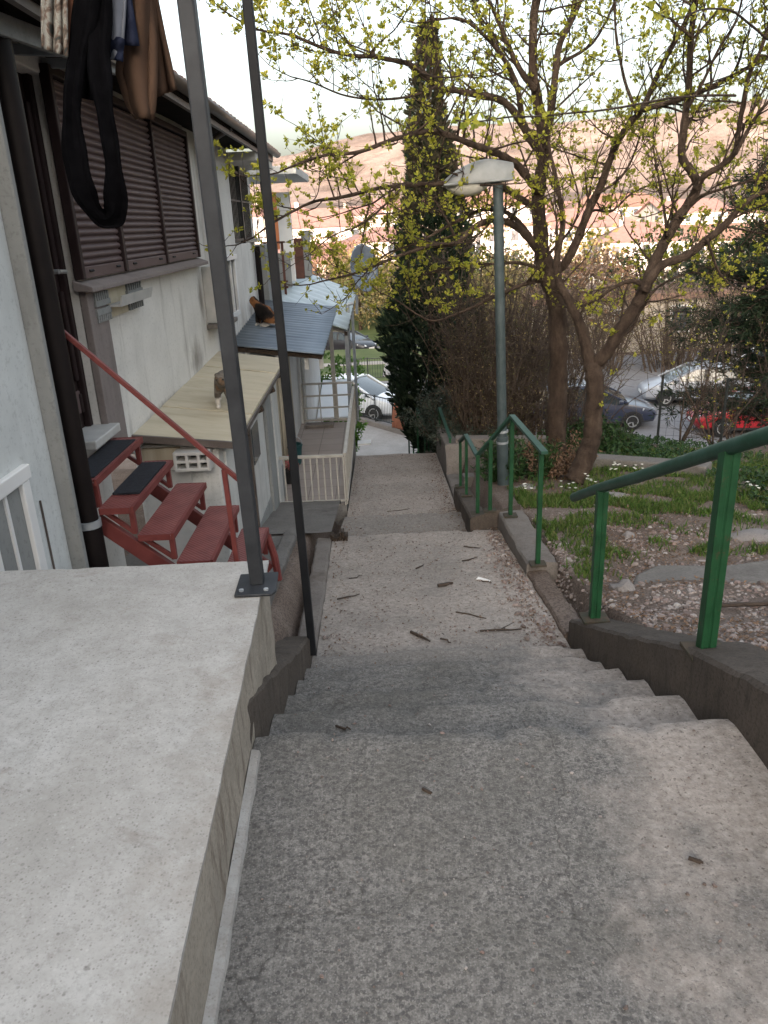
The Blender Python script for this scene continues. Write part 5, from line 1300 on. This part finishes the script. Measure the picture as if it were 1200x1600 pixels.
# ================================================================== GROUND COVER
def gz(x, y): return terrain(x, y)
r = random.Random(99)
q = MB()
patches = [(1.75,6.9,.55,.65,2600),(1.55,6.3,.28,.35,700),(2.5,7.2,.7,.5,2000),(3.0,6.9,.8,.4,1700),(3.6,6.4,.9,.35,1300),(1.45,5.3,.14,.3,300),(2.05,5.75,.35,.16,420),(1.75,5.5,.2,.12,240),(3.1,8.7,1.0,.8,4200),(4.2,9.0,1.1,.9,3600),(4.9,8.0,1.2,1.0,3200),
           (2.45,5.5,.12,.07,130),(2.95,5.45,.18,.06,130),(4.3,6.9,.9,.5,1600),(1.35,7.3,.2,.4,500),(2.9,4.3,.05,.05,40)]
for cx, cy, sx, sy, n in patches:
    for i in range(int(n*1.35)):
        x = r.gauss(cx, sx*.8); y = r.gauss(cy, sy*.8)
        if x < 1.34 or noise.noise(Vector((x*2.3, y*2.3, 0))) < -.12: continue
        z = gz(x, y); hgt = r.uniform(.03, .10); a = r.uniform(0, 6.28); d = Vector((r.uniform(-.5,.5), r.uniform(-.5,.5), 1)).normalized()
        s_ = Vector((math.cos(a), math.sin(a), 0))*r.uniform(.004,.008); p = Vector((x,y,z-.005)); m_ = p+d*hgt*.6; e = m_+(d+Vector((d.x,d.y,-.3))*.7)*hgt*.5
        q.add([p-s_, p+s_, m_+s_*.7, m_-s_*.7, e], [(0,1,2,3),(3,2,4)])
        if r.random() < .25:
            leaf_quad(q, p+Vector((0,0,.012)), Vector((r.uniform(-1,1), r.uniform(-1,1), .35)), r.uniform(.02,.05), r.uniform(.012,.026), Vector((0,0,1)))
tag(q.build('grass', M['grass'], origin=(2.5,7,-1.1)), 'fresh green grass and weeds on the sloping garden', 'grass', kind='stuff')
q = MB()
for i in range(9000):
    x = r.gauss(2.9, 1.0); y = r.uniform(8.9, 11.3)
    if i > 5200: x = r.uniform(3.5, 6.5); y = r.uniform(5.6, 8.2)
    if x < 1.35 or noise.noise(Vector((x*1.4, y*1.4, 4))) < -.12: continue
    z = gz(x, y); leaf_quad(q, Vector((x,y,z+r.uniform(.0,.10))), Vector((r.uniform(-1,1), r.uniform(-1,1), r.uniform(-.1,.8))), r.uniform(.04,.09), r.uniform(.025,.05), Vector((0,0,1)))
tag(q.build('ground_cover', M['ground_leaf'], origin=(3,10,-1.4)), 'dark leafy ground cover under and behind the trees', 'ground cover', kind='stuff')
fl = [(2.62,8.28,9),(2.80,8.14,5),(2.18,7.75,7),(1.95,7.6,5),(3.6,7.0,4),(1.5,7.5,5)]
for i, (x, y, n) in enumerate(fl):
    c = Vector((x, y, gz(x, y))); q = MB(); st = MB()
    for k in range(int(n*1.1)+1):
        p = c+Vector((r.gauss(0,.055), r.gauss(0,.05), r.uniform(.05,.14))); st.tube([Vector((p.x,p.y,c.z)), p], .002, 3, cap=False)
        for m_ in range(6):
            a = m_*math.pi/3; leaf_quad(q, p, Vector((math.cos(a), math.sin(a), .4)), .020, .014, Vector((0,0,1)))
    LBL = ['large white flower tuft in the lawn behind the leaning trunk','white flower tuft touching the largest one on its right','white flower tuft right at the leaning trunk base','white flower tuft left of the leaning trunk base','lone white flowers at right below the green rail','white flowers near the lamp foot','small white flowers on the half buried edging','white flowers far right in the lawn']
    t = thing('flower_tuft', LBL[i], 'flowers', tuple(c), 'white flower tufts in the garden'); st.build('stems', M['grass'], t); q.build('blossoms', M['petal'], t)
# gravel and leaf litter
def pebble(mb, p, s, r):
    u = rdir(r); v_ = u.orthogonal().normalized(); w_ = u.cross(v_); a, b_, c = s*r.uniform(.7,1.3), s*r.uniform(.6,1), s*r.uniform(.35,.7)
    o = len(mb.v); up = Vector((0,0,1)); ang = r.uniform(0,6.28); ex = Vector((math.cos(ang), math.sin(ang), 0)); ey = Vector((-ex.y, ex.x, 0))
    n = 5
    for k in range(n):
        t = 2*math.pi*k/n+r.uniform(-.3,.3); rr = r.uniform(.8,1.1); mb.v.append(tuple(p+(ex*math.cos(t)*a+ey*math.sin(t)*b_)*rr))
    for k in range(n):
        t = 2*math.pi*k/n+r.uniform(-.3,.3); rr = r.uniform(.45,.7); mb.v.append(tuple(p+(ex*math.cos(t)*a+ey*math.sin(t)*b_)*rr+up*c))
    for k in range(n): mb.f.append((o+k, o+(k+1)%n, o+n+(k+1)%n, o+n+k))
    mb.f.append(tuple(o+n+k for k in range(n)))
q = MB(); lt = MB()
for i in range(15000):
    x = 1.3+abs(r.gauss(0, 1.3)); y = r.uniform(2.2, 7.4)
    if i > 12600: x = r.gauss(1.28,.12); y = r.uniform(3.9, 6.2)
    if x > 4.6 or x < 1.12 or (1.78 < x and 4.64 < y < 4.92) : continue
    if x < 1.38 and y < 4.2: continue
    dn = noise.noise(Vector((x*1.6, y*1.6, 7)))
    if dn < -.15 and r.random() < .8: continue
    if y > 6.0 and r.random() < .55: continue
    s = abs(r.gauss(0,.009))+.006
    if r.random() < .015: s = r.uniform(.022,.045)
    pebble(q, Vector((x,y,gz(x,y)-.002+(.10 if x < 1.25 else 0))), s, r)
tag(q.build('gravel', M['pebble'], origin=(2,5,-.9)), 'pinkish grey gravel scattered over the garden slope', 'gravel', kind='stuff')
for i in range(9500):
    x = 1.36+abs(r.gauss(0, 1.6)); y = r.uniform(2.4, 8.6)
    if x > 6: continue
    if noise.noise(Vector((x*1.1, y*1.1, 2))) < -.1: continue
    leaf_quad(lt, Vector((x,y,gz(x,y)+.006)), Vector((r.uniform(-1,1), r.uniform(-1,1), r.uniform(-.1,.3))), r.uniform(.012,.04), r.uniform(.008,.02), Vector((0,0,1)))
for i in range(900):     # litter blown against the path edges
    y = r.uniform(3.95, 11.3); side = r.random()
    x = interp(y, XR)-.02-abs(r.gauss(0,.10)) if side < .75 else interp(y, XL)+.02+abs(r.gauss(0,.07))
    leaf_quad(lt, Vector((x,y,path_z(y)+.008)), Vector((r.uniform(-1,1), r.uniform(-1,1), r.uniform(-.05,.3))), r.uniform(.012,.035), r.uniform(.006,.016), Vector((0,0,1)))
for i in range(3600):
    if i < 1500:
        kq = r.randrange(0, 6); y = 2.12+.365*kq+abs(r.gauss(0,.05)); x = r.choice((1.08-abs(r.gauss(0,.12)), 1.08-abs(r.gauss(0,.12)), -.42+abs(r.gauss(0,.08)), r.uniform(-.4,1.05)))
    else: y = r.uniform(3.95, 11.4); x = r.uniform(interp(y, XL)+.02, interp(y, XR)-.02)
    leaf_quad(lt, Vector((x,y,path_z(y)+.012)), Vector((r.uniform(-1,1), r.uniform(-1,1), r.uniform(-.05,.25))), r.uniform(.007,.032)*(1 if i > 1500 else .7), r.uniform(.003,.010), Vector((0,0,1)))
tag(lt.build('leaf_litter', M['dry'], origin=(2,5,-.9)), 'brown dry leaf litter on the gravel and along the path edges', 'leaves', kind='stuff')
q = MB()
for i in range(1500):
    y = r.uniform(3.95, 6.6); x = 1.06-abs(r.gauss(0,.11))*(1 if y < 5.9 else .7)
    if i > 900: x = r.uniform(-.4, 1.0)
    if i > 1250: y = r.uniform(7.8,11); x = .80-abs(r.gauss(0,.12))
    s = abs(r.gauss(0,.007))+.004 if i <= 900 else abs(r.gauss(0,.0035))+.003
    if i < 900 and r.random() < .06: s = r.uniform(.018,.030)
    pebble(q, Vector((x,y,path_z(y)+.004)), s, r)
for i in range(900):
    kq = r.randrange(0, 7); y = 2.13+.36*kq+abs(r.gauss(0,.04)); x = r.choice((1.08-abs(r.gauss(0,.10)), -.42+abs(r.gauss(0,.06)), r.uniform(-.4,1.05)))
    pebble(q, Vector((x,y,path_z(y)+.008)), abs(r.gauss(0,.004))+.003, r)
for i in range(1800):
    y = r.uniform(4, 11.4); pebble(q, Vector((r.uniform(interp(y, XL)+.02, interp(y, XR)-.02), y, path_z(y)+.006)), abs(r.gauss(0,.0035))+.0025, r)
for i in range(500):
    y = r.uniform(.9, 3.8); pebble(q, Vector((r.uniform(-.38,1.05), y, path_z(y)+.004)), abs(r.gauss(0,.0025))+.002, r)
tag(q.build('loose_stones', M['pebble'], origin=(.8,5,-1)), 'loose pebbles washed along the right edge of the landing', 'pebbles', kind='stuff')
# single twigs on the landing and steps
TW = [((642,990),(672,1005),.010,'thick dark twig at the front of the landing'),((684,918),(708,914),.014,'short thick stick in the middle of the landing'),((527,938),(562,930),.006,'thin curved twig left on the landing'),((712,958),(760,968),.005,'pale thin twig in the front half of the landing'),
      ((750,988),(815,985),.007,'forked twig beside the loose pebbles'),((722,878),(746,872),.006,'twig near the upper right of the landing'),((725,855),(750,858),.006,'twig at the far edge of the landing'),((650,890),(662,884),.006,'small twig left of centre on the landing'),
      ((745,905),(768,912),.005,'fine twig beside the white paper scrap'),((688,1000),(705,1006),.006,'small dark twig right of the thick front twig'),((545,905),(566,900),.004,'thin twig at the left edge of the landing'),((760,790),(700,800),.004,'long pale twig on the step below the landing'),
      ((1075,1345),(1098,1353),.006,'dark curled leaf stalk on the top slab at right'),((525,1137),(548,1143),.005,'dark twig on the second step at left'),((660,1236),(672,1240),.005,'small dark twig bit on the top slab'),((605,800),(640,796),.004,'thin twig on the step left of the pale pebble')]
for (a, b_, rr, lb) in TW:
    def gp(px, py):
        d = ray(px, py); t = .0008
        p = CAM+d*t
        while p.z > path_z(p.y) and t < .02: t += .000004; p = CAM+d*t
        return p
    p0, p1 = gp(*a), gp(*b_); m_ = p0.lerp(p1,.5)+Vector((r.uniform(-.015,.015), r.uniform(-.02,.02), .0)); m2 = p0.lerp(p1,.75)+Vector((0,r.uniform(-.01,.01),0))
    up = Vector((0,0,rr+.004)); q = MB(); q.tube([p0+up, m_+up, m2+up, p1+up], [rr*.9, rr, rr*.75, rr*.5], 6)
    if 'forked' in lb: q.tube([m_+up, m_+up+Vector((.10,.07,.01))], [rr*.6, rr*.3], 5)
    tag(q.build('twig', M['stick'], smooth='auto', origin=tuple(p0)), lb, 'twig', 'twigs on the path')
p = Vector((.73,5.27,path_z(5.27)))
q = MB(); q.hexa([p+Vector(v) for v in ((-.05,.02,.004),(.04,-.03,.004),(.055,-.01,.004),(-.03,.035,.004),(-.05,.02,.012),(.04,-.03,.02),(.055,-.01,.010),(-.03,.035,.022))])
tag(q.build('paper_scrap', M['wht'], origin=tuple(p)), 'crumpled white paper scrap on the pebbly side of the landing', 'paper')
# fallen branch in the gravel
q = MB(); q.tube([(1.9,3.95,-.60),(2.2,3.93,-.59),(2.5,4.02,-.61),(2.85,4.15,-.64)], [.012,.014,.011,.006], 6)
tag(q.build('branch', M['stick'], smooth='auto', origin=(2.2,3.9,-.6)), 'long thin fallen branch on the gravel between the two thick green posts', 'branch')

# ================================================================== CARS
def car(label, loc, yaw, paint, L=4.1, Wd=1.72, H=1.48, kind='hatch', grp='cars parked below the steps'):
    t = thing('car', label, 'car', (0,0,0), grp); hl, hw = L/2, Wd/2
    st = [(-hl,.42,.72,.60),(-hl+.06,.30,.86,.80),(-hl+.30,.22,.96,.92),(-hl*.55,.20,.97,1.0),(0,.19,.95,1.0),(hl*.42,.20,.93,1.0),(hl*.62,.21,.88,.97),(hl-.40,.22,.79,.92),(hl-.10,.24,.66,.80),(hl,.34,.55,.62)]
    rings = []
    for x, z0, z1, w_ in st:
        w2 = hw*w_
        half = [(0,z0),(w2*.80,z0),(w2*.97,z0+.10),(w2,z0+(z1-z0)*.45),(w2*.985,z0+(z1-z0)*.72),(w2*.93,z1-.025),(w2*.80,z1),(0,z1+.035)]
        ring = [(x,y,z) for y, z in half] + [(x,-y,z) for y, z in half[-2:0:-1]]
        rings.append(ring)
    body = MB().loft(rings).build('body', M[paint], t, smooth='auto')
    if kind == 'hatch': gs = [(-hl+.16,.94,.70,.0),(-hl+.50,1.40,.66,.0),(-.35,H-.03,.66,0),(.25,H-.06,.655,0),(hl*.62,.86,.74,0)]
    elif kind == 'suv': gs = [(-hl+.10,.96,.74,0),(-hl+.35,H-.08,.68,0),(-.2,H-.03,.68,0),(.25,H-.08,.67,0),(hl*.55,.92,.76,0)]
    else: gs = [(-hl+.55,.95,.72,0),(-hl+1.15,H-.08,.64,0),(-.25,H-.03,.64,0),(.25,H-.08,.635,0),(hl*.60,.86,.74,0)]
    rings = []
    for x, z, w_, _ in gs:
        w2 = w_*Wd/1.72*1.08; zb = .90
        if z < .98: rings.append([(x,w2,z-.06),(x,w2*.98,z),(x,0,z+.03),(x,-w2*.98,z),(x,-w2,z-.06)])
        else: rings.append([(x,w2*1.10,zb),(x,w2*.93,z-.07),(x,0,z-.02),(x,-w2*.93,z-.07),(x,-w2*1.10,zb)])
    MB().loft(rings).build('windows', M['glass'], t, smooth='auto')
    rr = []
    for x, z, w_, _ in gs[1:-1]:
        w2 = w_*Wd/1.72*1.08; rr.append([(x,w2*.97,z-.085),(x,w2*.88,z-.02),(x,0,z+.012),(x,-w2*.88,z-.02),(x,-w2*.97,z-.085)])
    x, z, w_, _ = gs[-2]; MB().loft(rr).build('roof', M[paint], t, smooth='auto')
    for s in (1,-1):
        for i in (0, len(gs)-2):
            (xa,za,wa,_), (xb,zb,wb,_) = gs[i], gs[i+1]
            k = Wd/1.72*1.08
            ya = wa*k*(.985 if za < .98 else .955); yb = wb*k*(.985 if zb < .98 else .955)
            MB().bar((xa,s*ya,za-(.0 if za<.98 else .06)),(xb,s*yb,zb-(.0 if zb < .98 else .06)),.07,.06).build('pillar', M[paint], t)
        xm = -.12; w2 = .66*Wd/1.72*1.08
        MB().bar((xm,s*w2*1.10,.92),(xm,s*w2*.94,H-.09),.05,.07).build('pillar', M[paint], t)
        MB().box(hl*.40,hl*.40+.14,s*(hw+.02)-(0 if s>0 else .16),s*(hw+.02)+(.16 if s>0 else 0),.92,1.05).build('mirror', M[paint], t, bev=.03)
        q = MB(); y1 = s*hw*.80; x1 = hl-.18
        q.hexa([(x1-.34,s*hw*.915,.60),(x1+.16,s*hw*.62,.54),(x1+.17,s*hw*.50,.56),(x1-.1,s*hw*.60,.62),(x1-.36,s*hw*.935,.735),(x1+.085,s*hw*.66,.655),(x1+.09,s*hw*.50,.68),(x1-.2,s*hw*.70,.76)])
        q.build('headlight', M['lamp'], t, bev=.01)
        MB().box(-hl-.005,-hl+.20,s*hw*.80-.08,s*hw*.80+.08,.62,.88).build('tail_light', M['tail'], t, bev=.02)
        for x in (-hl*.62, hl*.62):
            y = s*(hw-.09); wr = .31
            w = MB(); prof = [(.20,-.10),(.29,-.10),(.31,-.07),(.31,.07),(.29,.10),(.20,.10)]; n = 24
            for r_, o_ in prof:
                for k in range(n): a = 2*math.pi*k/n; w.v.append((x+r_*math.cos(a), y+s*o_, .31+r_*math.sin(a)))
            for i in range(len(prof)-1):
                for k in range(n): w.f.append((i*n+k, i*n+(k+1)%n, (i+1)*n+(k+1)%n, (i+1)*n+k))
            wh = w.build('wheel', M['tyre'], t, smooth='auto')
            q = MB(); 
            for k in range(5):
                a = 2*math.pi*k/5; q.bar((x,y+s*.075,.31),(x+.19*math.cos(a),y+s*.085,.31+.19*math.sin(a)),.05,.02,up=(0,1,0))
            q.tube([(x,y+s*.05,.31),(x,y+s*.095,.31)], .04, 12)
            for k in range(20):
                a0_, a1_ = 2*math.pi*k/20, 2*math.pi*(k+1)/20; q.bar((x+.19*math.cos(a0_),y+s*.08,.31+.19*math.sin(a0_)),(x+.19*math.cos(a1_),y+s*.08,.31+.19*math.sin(a1_)),.03,.05,up=(0,1,0))
            q.build('rim', M['rim'], wh); MB().tube([(x,y-s*.02,.31),(x,y+s*.045,.31)], .20, 20).build('brake_disc', M['plastic'], wh)
            arch = [(x+.37*math.cos(math.pi*k/12), .29+.37*math.sin(math.pi*k/12)) for k in range(13)]
            MB().prism(arch, 'y', s*(hw*1.004)-.004, s*(hw*1.004)+.004).build('wheel_arch', M['plastic'], t)
    MB().box(hl-.035,hl+.005,-hw*.42,hw*.42,.36,.50).build('grille', M['plastic'], t, bev=.01)
    MB().box(hl-.02,hl+.018,-.26,.26,.40,.50).build('number_plate', M['wht'], t); MB().box(-hl-.012,-hl+.03,-.26,.26,.62,.73).build('number_plate', M['wht'], t)
    MB().box(-hl*.5,hl*.5,-hw*1.004,hw*1.004,.24,.31).build('side_strip', M['plastic'], t)
    t.location = loc; t.rotation_euler = (0,0,yaw); return t
ZC = -5.43
car('white hatchback facing right behind the black fence, left of the cypress', (-.95,29.6,ZC), R_(-28), 'c_white', 4.1, 1.72, 1.56)
car('red car at the right edge with its bonnet pointing left', (12.45,24.9,ZC), R_(176), 'c_red', 4.1, 1.72, 1.42)
car('dark blue car with its bonnet pointing right, behind the leaning trunk', (7.35,26.6,ZC), R_(-8), 'c_blue', 4.5, 1.8, 1.55, 'suv')
car('silver car behind the red car', (12.3,29.4,ZC), R_(172), 'c_silver', 4.2, 1.72, 1.5)
car('pale blue grey van at far right behind the silver car', (16.4,31.6,ZC), R_(178), 'c_pale', 4.6, 1.85, 1.9, 'suv')
car('pale car seen between the lamp post and the straight trunk', (4.3,27.6,ZC), R_(8), 'c_pale', 4.1, 1.72, 1.45)
car('small black car on the far road below the sheet roof corner', (-1.95,50.6,-6.27), R_(-40), 'c_black', 4.2, 1.72, 1.45, 'sedan')
# round road sign on a post by the black car
sg = thing('road_sign', 'small red and white round sign on a post in front of the black car', 'sign', (-1.9,44,-5.4))
MB().tube([(-1.75,44,-5.4),(-1.75,44,-2.9)], .03, 8).build('post', M['steelgrey'], sg); MB().tube([(-1.75,43.97,-2.9),(-1.75,43.95,-2.9)], .32, 20).build('plate', M['c_red'], sg); MB().tube([(-1.75,43.95,-2.9),(-1.75,43.94,-2.9)], .21, 20).build('plate_centre', M['wht'], sg)

# ================================================================== FENCES AND POSTS BELOW
def iron_fence(a, b_, hgt, n, label, mt='iron', posts=4, bar=.014):
    a, b_ = Vector(a), Vector(b_); t = thing('fence', label, 'fence', a); up = Vector((0,0,hgt))
    q = MB(); q.bar(a+up, b_+up, .035, .03); q.build('top_rail', M[mt], t); q = MB(); q.bar(a+Vector((0,0,.10)), b_+Vector((0,0,.10)), .03, .03); q.build('bottom_rail', M[mt], t)
    pn = MB()
    for k in range(n+1):
        p = a.lerp(b_, k/n); pn.bar(p+Vector((0,0,.10)), p+up, bar, bar, up=(0,1,0))
    pn.build('bars', M[mt], t)
    for k in range(posts+1):
        p = a.lerp(b_, k/posts); MB().bar(p-Vector((0,0,.1)), p+up+Vector((0,0,.05)), .05, .05, up=(0,1,0)).build('post', M[mt], t)
    return t
fa, fb = Vector((-.75,27.5,PLAZA+.18)), Vector((1.62,24.3,PLAZA+.18))
iron_fence(fa, fb, .92, 44, 'black iron fence along the lower pavement in front of the white car', posts=4)
q = MB(); d = (fb-fa); nrm = Vector((-d.y, d.x, 0)).normalized()*.11
q.hexa([fa-nrm-Vector((0,0,.5)), fb-nrm-Vector((0,0,.5)), fb+nrm-Vector((0,0,.5)), fa+nrm-Vector((0,0,.5)), fa-nrm, fb-nrm, fb+nrm, fa+nrm])
tag(q.build('fence_plinth', M['kerb'], bev=.02, origin=tuple(fa)), 'low concrete plinth carrying the black iron fence', 'kerb')
fc = (fa+(fb-fa)*.60); q = MB(); rws = []
dr = (fb-fa).normalized(); bk = Vector((-dr.y, dr.x, 0))
for i in range(15):
    t = i/14; z = 1.0 - 1.02*t if t < 1 else 0
    row = []
    for j in range(13):
        u = j/12-.5; f_ = .045*math.sin(j*1.9+t*2)*(.3+t); row.append(tuple(fc+dr*(u*.52*(.72+.38*t))+Vector((0,0,z))-bk*(.06+f_+.05*math.sin(t*3))))
    rws.append(row)
q.grid(rws); o = q.build('blanket', M['terra'], smooth=True, origin=tuple(fc)); md = o.modifiers.new('t','SOLIDIFY'); md.thickness = .04
tag(o, 'reddish brown cloth hung over the black iron fence', 'cloth')
iron_fence((-1.6,36.3,-5.38), (4.0,36.5,-5.38), 1.0, 46, 'thin black fence on the lawn edge behind the white car', posts=5)
# wire mesh fence at the end of the garden
t = thing('mesh_fence', 'dark wire mesh fence at the far right edge of the lawn', 'fence', (6,10.8,-1.8))
q = MB(); fx0, fx1 = 4.1, 9.5
def fy(x): return 11.0-.12*(x-4)
for k in range(7):
    x = fx0+(fx1-fx0)*k/6; MB().tube([(x,fy(x),terrain(x,fy(x))-.1),(x,fy(x),terrain(x,fy(x))+1.05)], .018, 6).build('post', M['iron'], t)
for zz in np.arange(.05, 1.05, .11):
    pts = [(x, fy(x), terrain(x, fy(x))+zz) for x in np.linspace(fx0, fx1, 12)]; q.tube(pts, .0022, 3, cap=False)
for x in np.arange(fx0, fx1, .11): q.tube([(x,fy(x),terrain(x,fy(x))+.03),(x,fy(x),terrain(x,fy(x))+1.03)], .0022, 3, cap=False)
q.build('mesh', M['iron'], t)
# posts and satellite dish beyond the terrace
a, b_ = PY(541,650,14.2), PY(543,476,14.2); t = thing('utility_post', 'slim galvanised post rising beside the far terrace corner', 'post', tuple(a))
MB().tube([(a.x,a.y,-4.2), tuple(b_)], .035, 10).build('post', M['steelgrey'], t, smooth='auto'); MB().tube([tuple(b_), (b_.x+.1,b_.y,b_.z+.02)], .03, 8).build('cap', M['steelgrey'], t)
dc = PY(560,420,17.3); t = thing('satellite_dish', 'blue grey satellite dish seen almost edge on above the pale sheet roof', 'satellite dish', tuple(dc))
ax = Vector((.80,-.60,.12)).normalized(); e1 = Vector((.05,.1,1)).normalized(); e1 = (e1-ax*e1.dot(ax)).normalized(); e2 = ax.cross(e1); rings = []
for i in range(9):
    rr = .47*i/8+.002; rings.append([tuple(dc+ax*(.16*(rr/.47)**2)+e1*rr*1.05*math.cos(2*math.pi*k/28)+e2*rr*math.sin(2*math.pi*k/28)) for k in range(28)])
q = MB(); q.loft(rings, caps=False); o = q.build('reflector', M['dish'], t, smooth=True); md = o.modifiers.new('t','SOLIDIFY'); md.thickness = .012
MB().tube([tuple(dc-e1*.40+ax*.1), tuple(dc+ax*.55)], .012, 6).build('feed_arm', M['steelgrey'], t); MB().tube([tuple(dc+ax*.52), tuple(dc+ax*.62)], .035, 10).build('receiver', M['offwht'], t)
MB().tube([(dc.x-.08,dc.y+.05,dc.z-.95), tuple(dc-ax*.05)], .03, 8).build('mast', M['steelgrey'], t)

# ================================================================== TOWN IN THE VALLEY
def house(label, c, w_, d_, hgt, yaw, wall, roof, rh=1.6, floors=2, kind='gable', name='town_house'):
    t = thing(name, label, 'house', c, 'houses in the valley'); x0, x1, y0, y1 = -w_/2, w_/2, -d_/2, d_/2
    t['_o'] = [0,0,0]
    MB().box(x0, x1, y0, y1, -6, hgt).build('wall', M[wall], t)
    if kind == 'gable':
        q = MB(); o_ = .5; q.prism([(y0-o_,hgt-.05),(0,hgt+rh),(y1+o_,hgt-.05),(y1+o_,hgt+.15),(0,hgt+rh+.2),(y0-o_,hgt+.15)], 'x', x0-o_, x1+o_); rf_ = q.build('roof', M[roof], t)
        MB().prism([(y0+.02,hgt+.001),(0,hgt+rh-.05),(y1-.02,hgt+.001)], 'x', x0+.01, x1-.01).build('gable', M[wall], t)
    elif kind == 'hip':
        q = MB(); o_ = .5; q.v = [(x0-o_,y0-o_,hgt),(x1+o_,y0-o_,hgt),(x1+o_,y1+o_,hgt),(x0-o_,y1+o_,hgt),(x0+d_*.4,0,hgt+rh),(x1-d_*.4,0,hgt+rh)]; q.f = [(0,1,5,4),(1,2,5),(2,3,4,5),(3,0,4),(3,2,1,0)]; rf_ = q.build('roof', M[roof], t)
    else: rf_ = MB().box(x0-.3, x1+.3, y0-.3, y1+.3, hgt, hgt+.35).build('roof', M[roof], t)
    MB().box(x0+w_*.25, x0+w_*.25+.6, -.3, .3, hgt+.2, hgt+rh+.9).build('chimney', M[wall], rf_)
    n = max(2, int(w_/3))
    for f_ in range(floors):
        for k in range(n):
            xx = x0+w_*(k+.5)/n; zz = hgt-1.1-2.9*f_
            fr = MB().box(xx-.62, xx+.62, y0-.08, y0-.002, zz-.75, zz+.75).build('window', M['wht'], t); MB().box(xx-.5, xx+.5, y0-.10, y0-.082, zz-.62, zz+.62).build('pane', M['farglass'], fr)
    for f_ in range(floors):
        for k in range(2):
            yy_ = y0+d_*(k+.5)/2; zz = hgt-1.1-2.9*f_; sx_ = x1 if c[0] < 0 else x0
            fr = MB().box(sx_-.04, sx_+.04, yy_-.6, yy_+.6, zz-.7, zz+.7).build('window', M['farglass'], t)
    t.location = c; t.rotation_euler = (0,0,yaw); return t
def hp(px, py, Y): return PY(px, py, Y)
HS = [(497,352,120,13,9,'farwall','farroof','hip',2.6,'white house with a red hipped roof, left of the cypress top',8),
      (600,372,100,9,8,'farwall','farroof','hip',1.6,'small white house with a pinkish roof behind the satellite dish',12),
      (545,372,135,12,9,'farwall','farroof2','flat',.4,'tall white flat roofed block just left of the cypress',-6),
      (470,402,85,10,8,'farwall2','farroof','gable',1.4,'cream house with a brown gable behind the pale posts',20),
      (590,432,70,7,6,'farwall','farroof','gable',1.2,'low white house with a pinkish roof right of the satellite dish',-12),
      (765,320,150,16,10,'farwall','farroof2','gable',2.4,'large white house with a brown roof just behind the lamp head',6),
      (800,350,110,9,8,'farwall','farroof2','flat',.4,'white flat roofed block between lamp post and straight trunk',-4),
      (905,352,120,15,10,'farwall','farroof','hip',2.6,'white house with a wide red roof right of the straight trunk',4),
      (1000,372,105,11,9,'farwall','farroof','hip',2.2,'white house with a red roof between the forked limbs',-8),
      (960,322,190,22,12,'farwall2','farroof2','hip',3.0,'long cream house with a brown roof high in the valley',0),
      (1065,330,170,14,11,'farwall','farroof','gable',2.4,'white gabled house left of the conifer top',10),
      (1130,370,120,12,9,'farwall','farroof2','gable',2.0,'pale house partly hidden by the conifer',-5),
      (880,420,75,9,8,'farwall','farroof2','flat',.4,'white flat house low behind the straight trunk',5),
      (960,455,62,8,7,'farwall2','teal','flat',.3,'cream house with a teal awning roof between the trunks',-10),
      (1040,455,58,9,8,'farwall','farroof2','flat',.4,'grey white house behind the bare saplings',6),
      (700,330,170,14,10,'farwall','farroof','gable',2.2,'white house peeping out right of the cypress',-3),
      (430,335,170,16,10,'farwall','farroof','hip',2.4,'white house with a red roof behind the thin dark pole',5),
      (640,325,210,18,11,'farwall','farroof','gable',2.6,'distant white house directly behind the cypress',3),
      (560,335,200,14,11,'farwall2','farroof','hip',2.2,'distant cream house with a red roof left of the cypress',-3),
      (985,452,47,13,7,'farwall2','farroof2','flat',.4,'long pale building right behind the parked cars, between the trunks',3),
      (1130,470,50,10,7,'farwall','farroof2','gable',1.3,'pale house behind the conifer and the silver car',-8),
      (1180,330,180,18,11,'farwall','farroof','hip',2.6,'white house at the far right picture edge',0),
      (860,330,200,16,11,'farwall','farroof','gable',2.2,'distant white gabled house right of the lamp head',7)]
for i, (px, py, Y, w_, d_, wl_, rf_, kd, rh, lb, yw) in enumerate(HS):
    c = hp(px, py, Y); fl_ = 3
    house(lb, (c.x, Y, c.z-.3), w_, d_, .0+.01, R_(yw), wl_, rf_, rh, fl_, kd)
rv = random.Random(5)
VT = ['hedge_dark','dry','hedge_tan','pine']
for i in range(46):
    Y = rv.uniform(75, 230); x = rv.uniform(-.12, .72)*Y; H_ = rv.uniform(5, 9)
    far_tree('distant valley tree among the white houses', (x, Y, terrain(x, Y)-.3), H_, H_*.42, VT[i % 4], 200+i, 420, .75, trunk=False, group='trees among the valley houses')
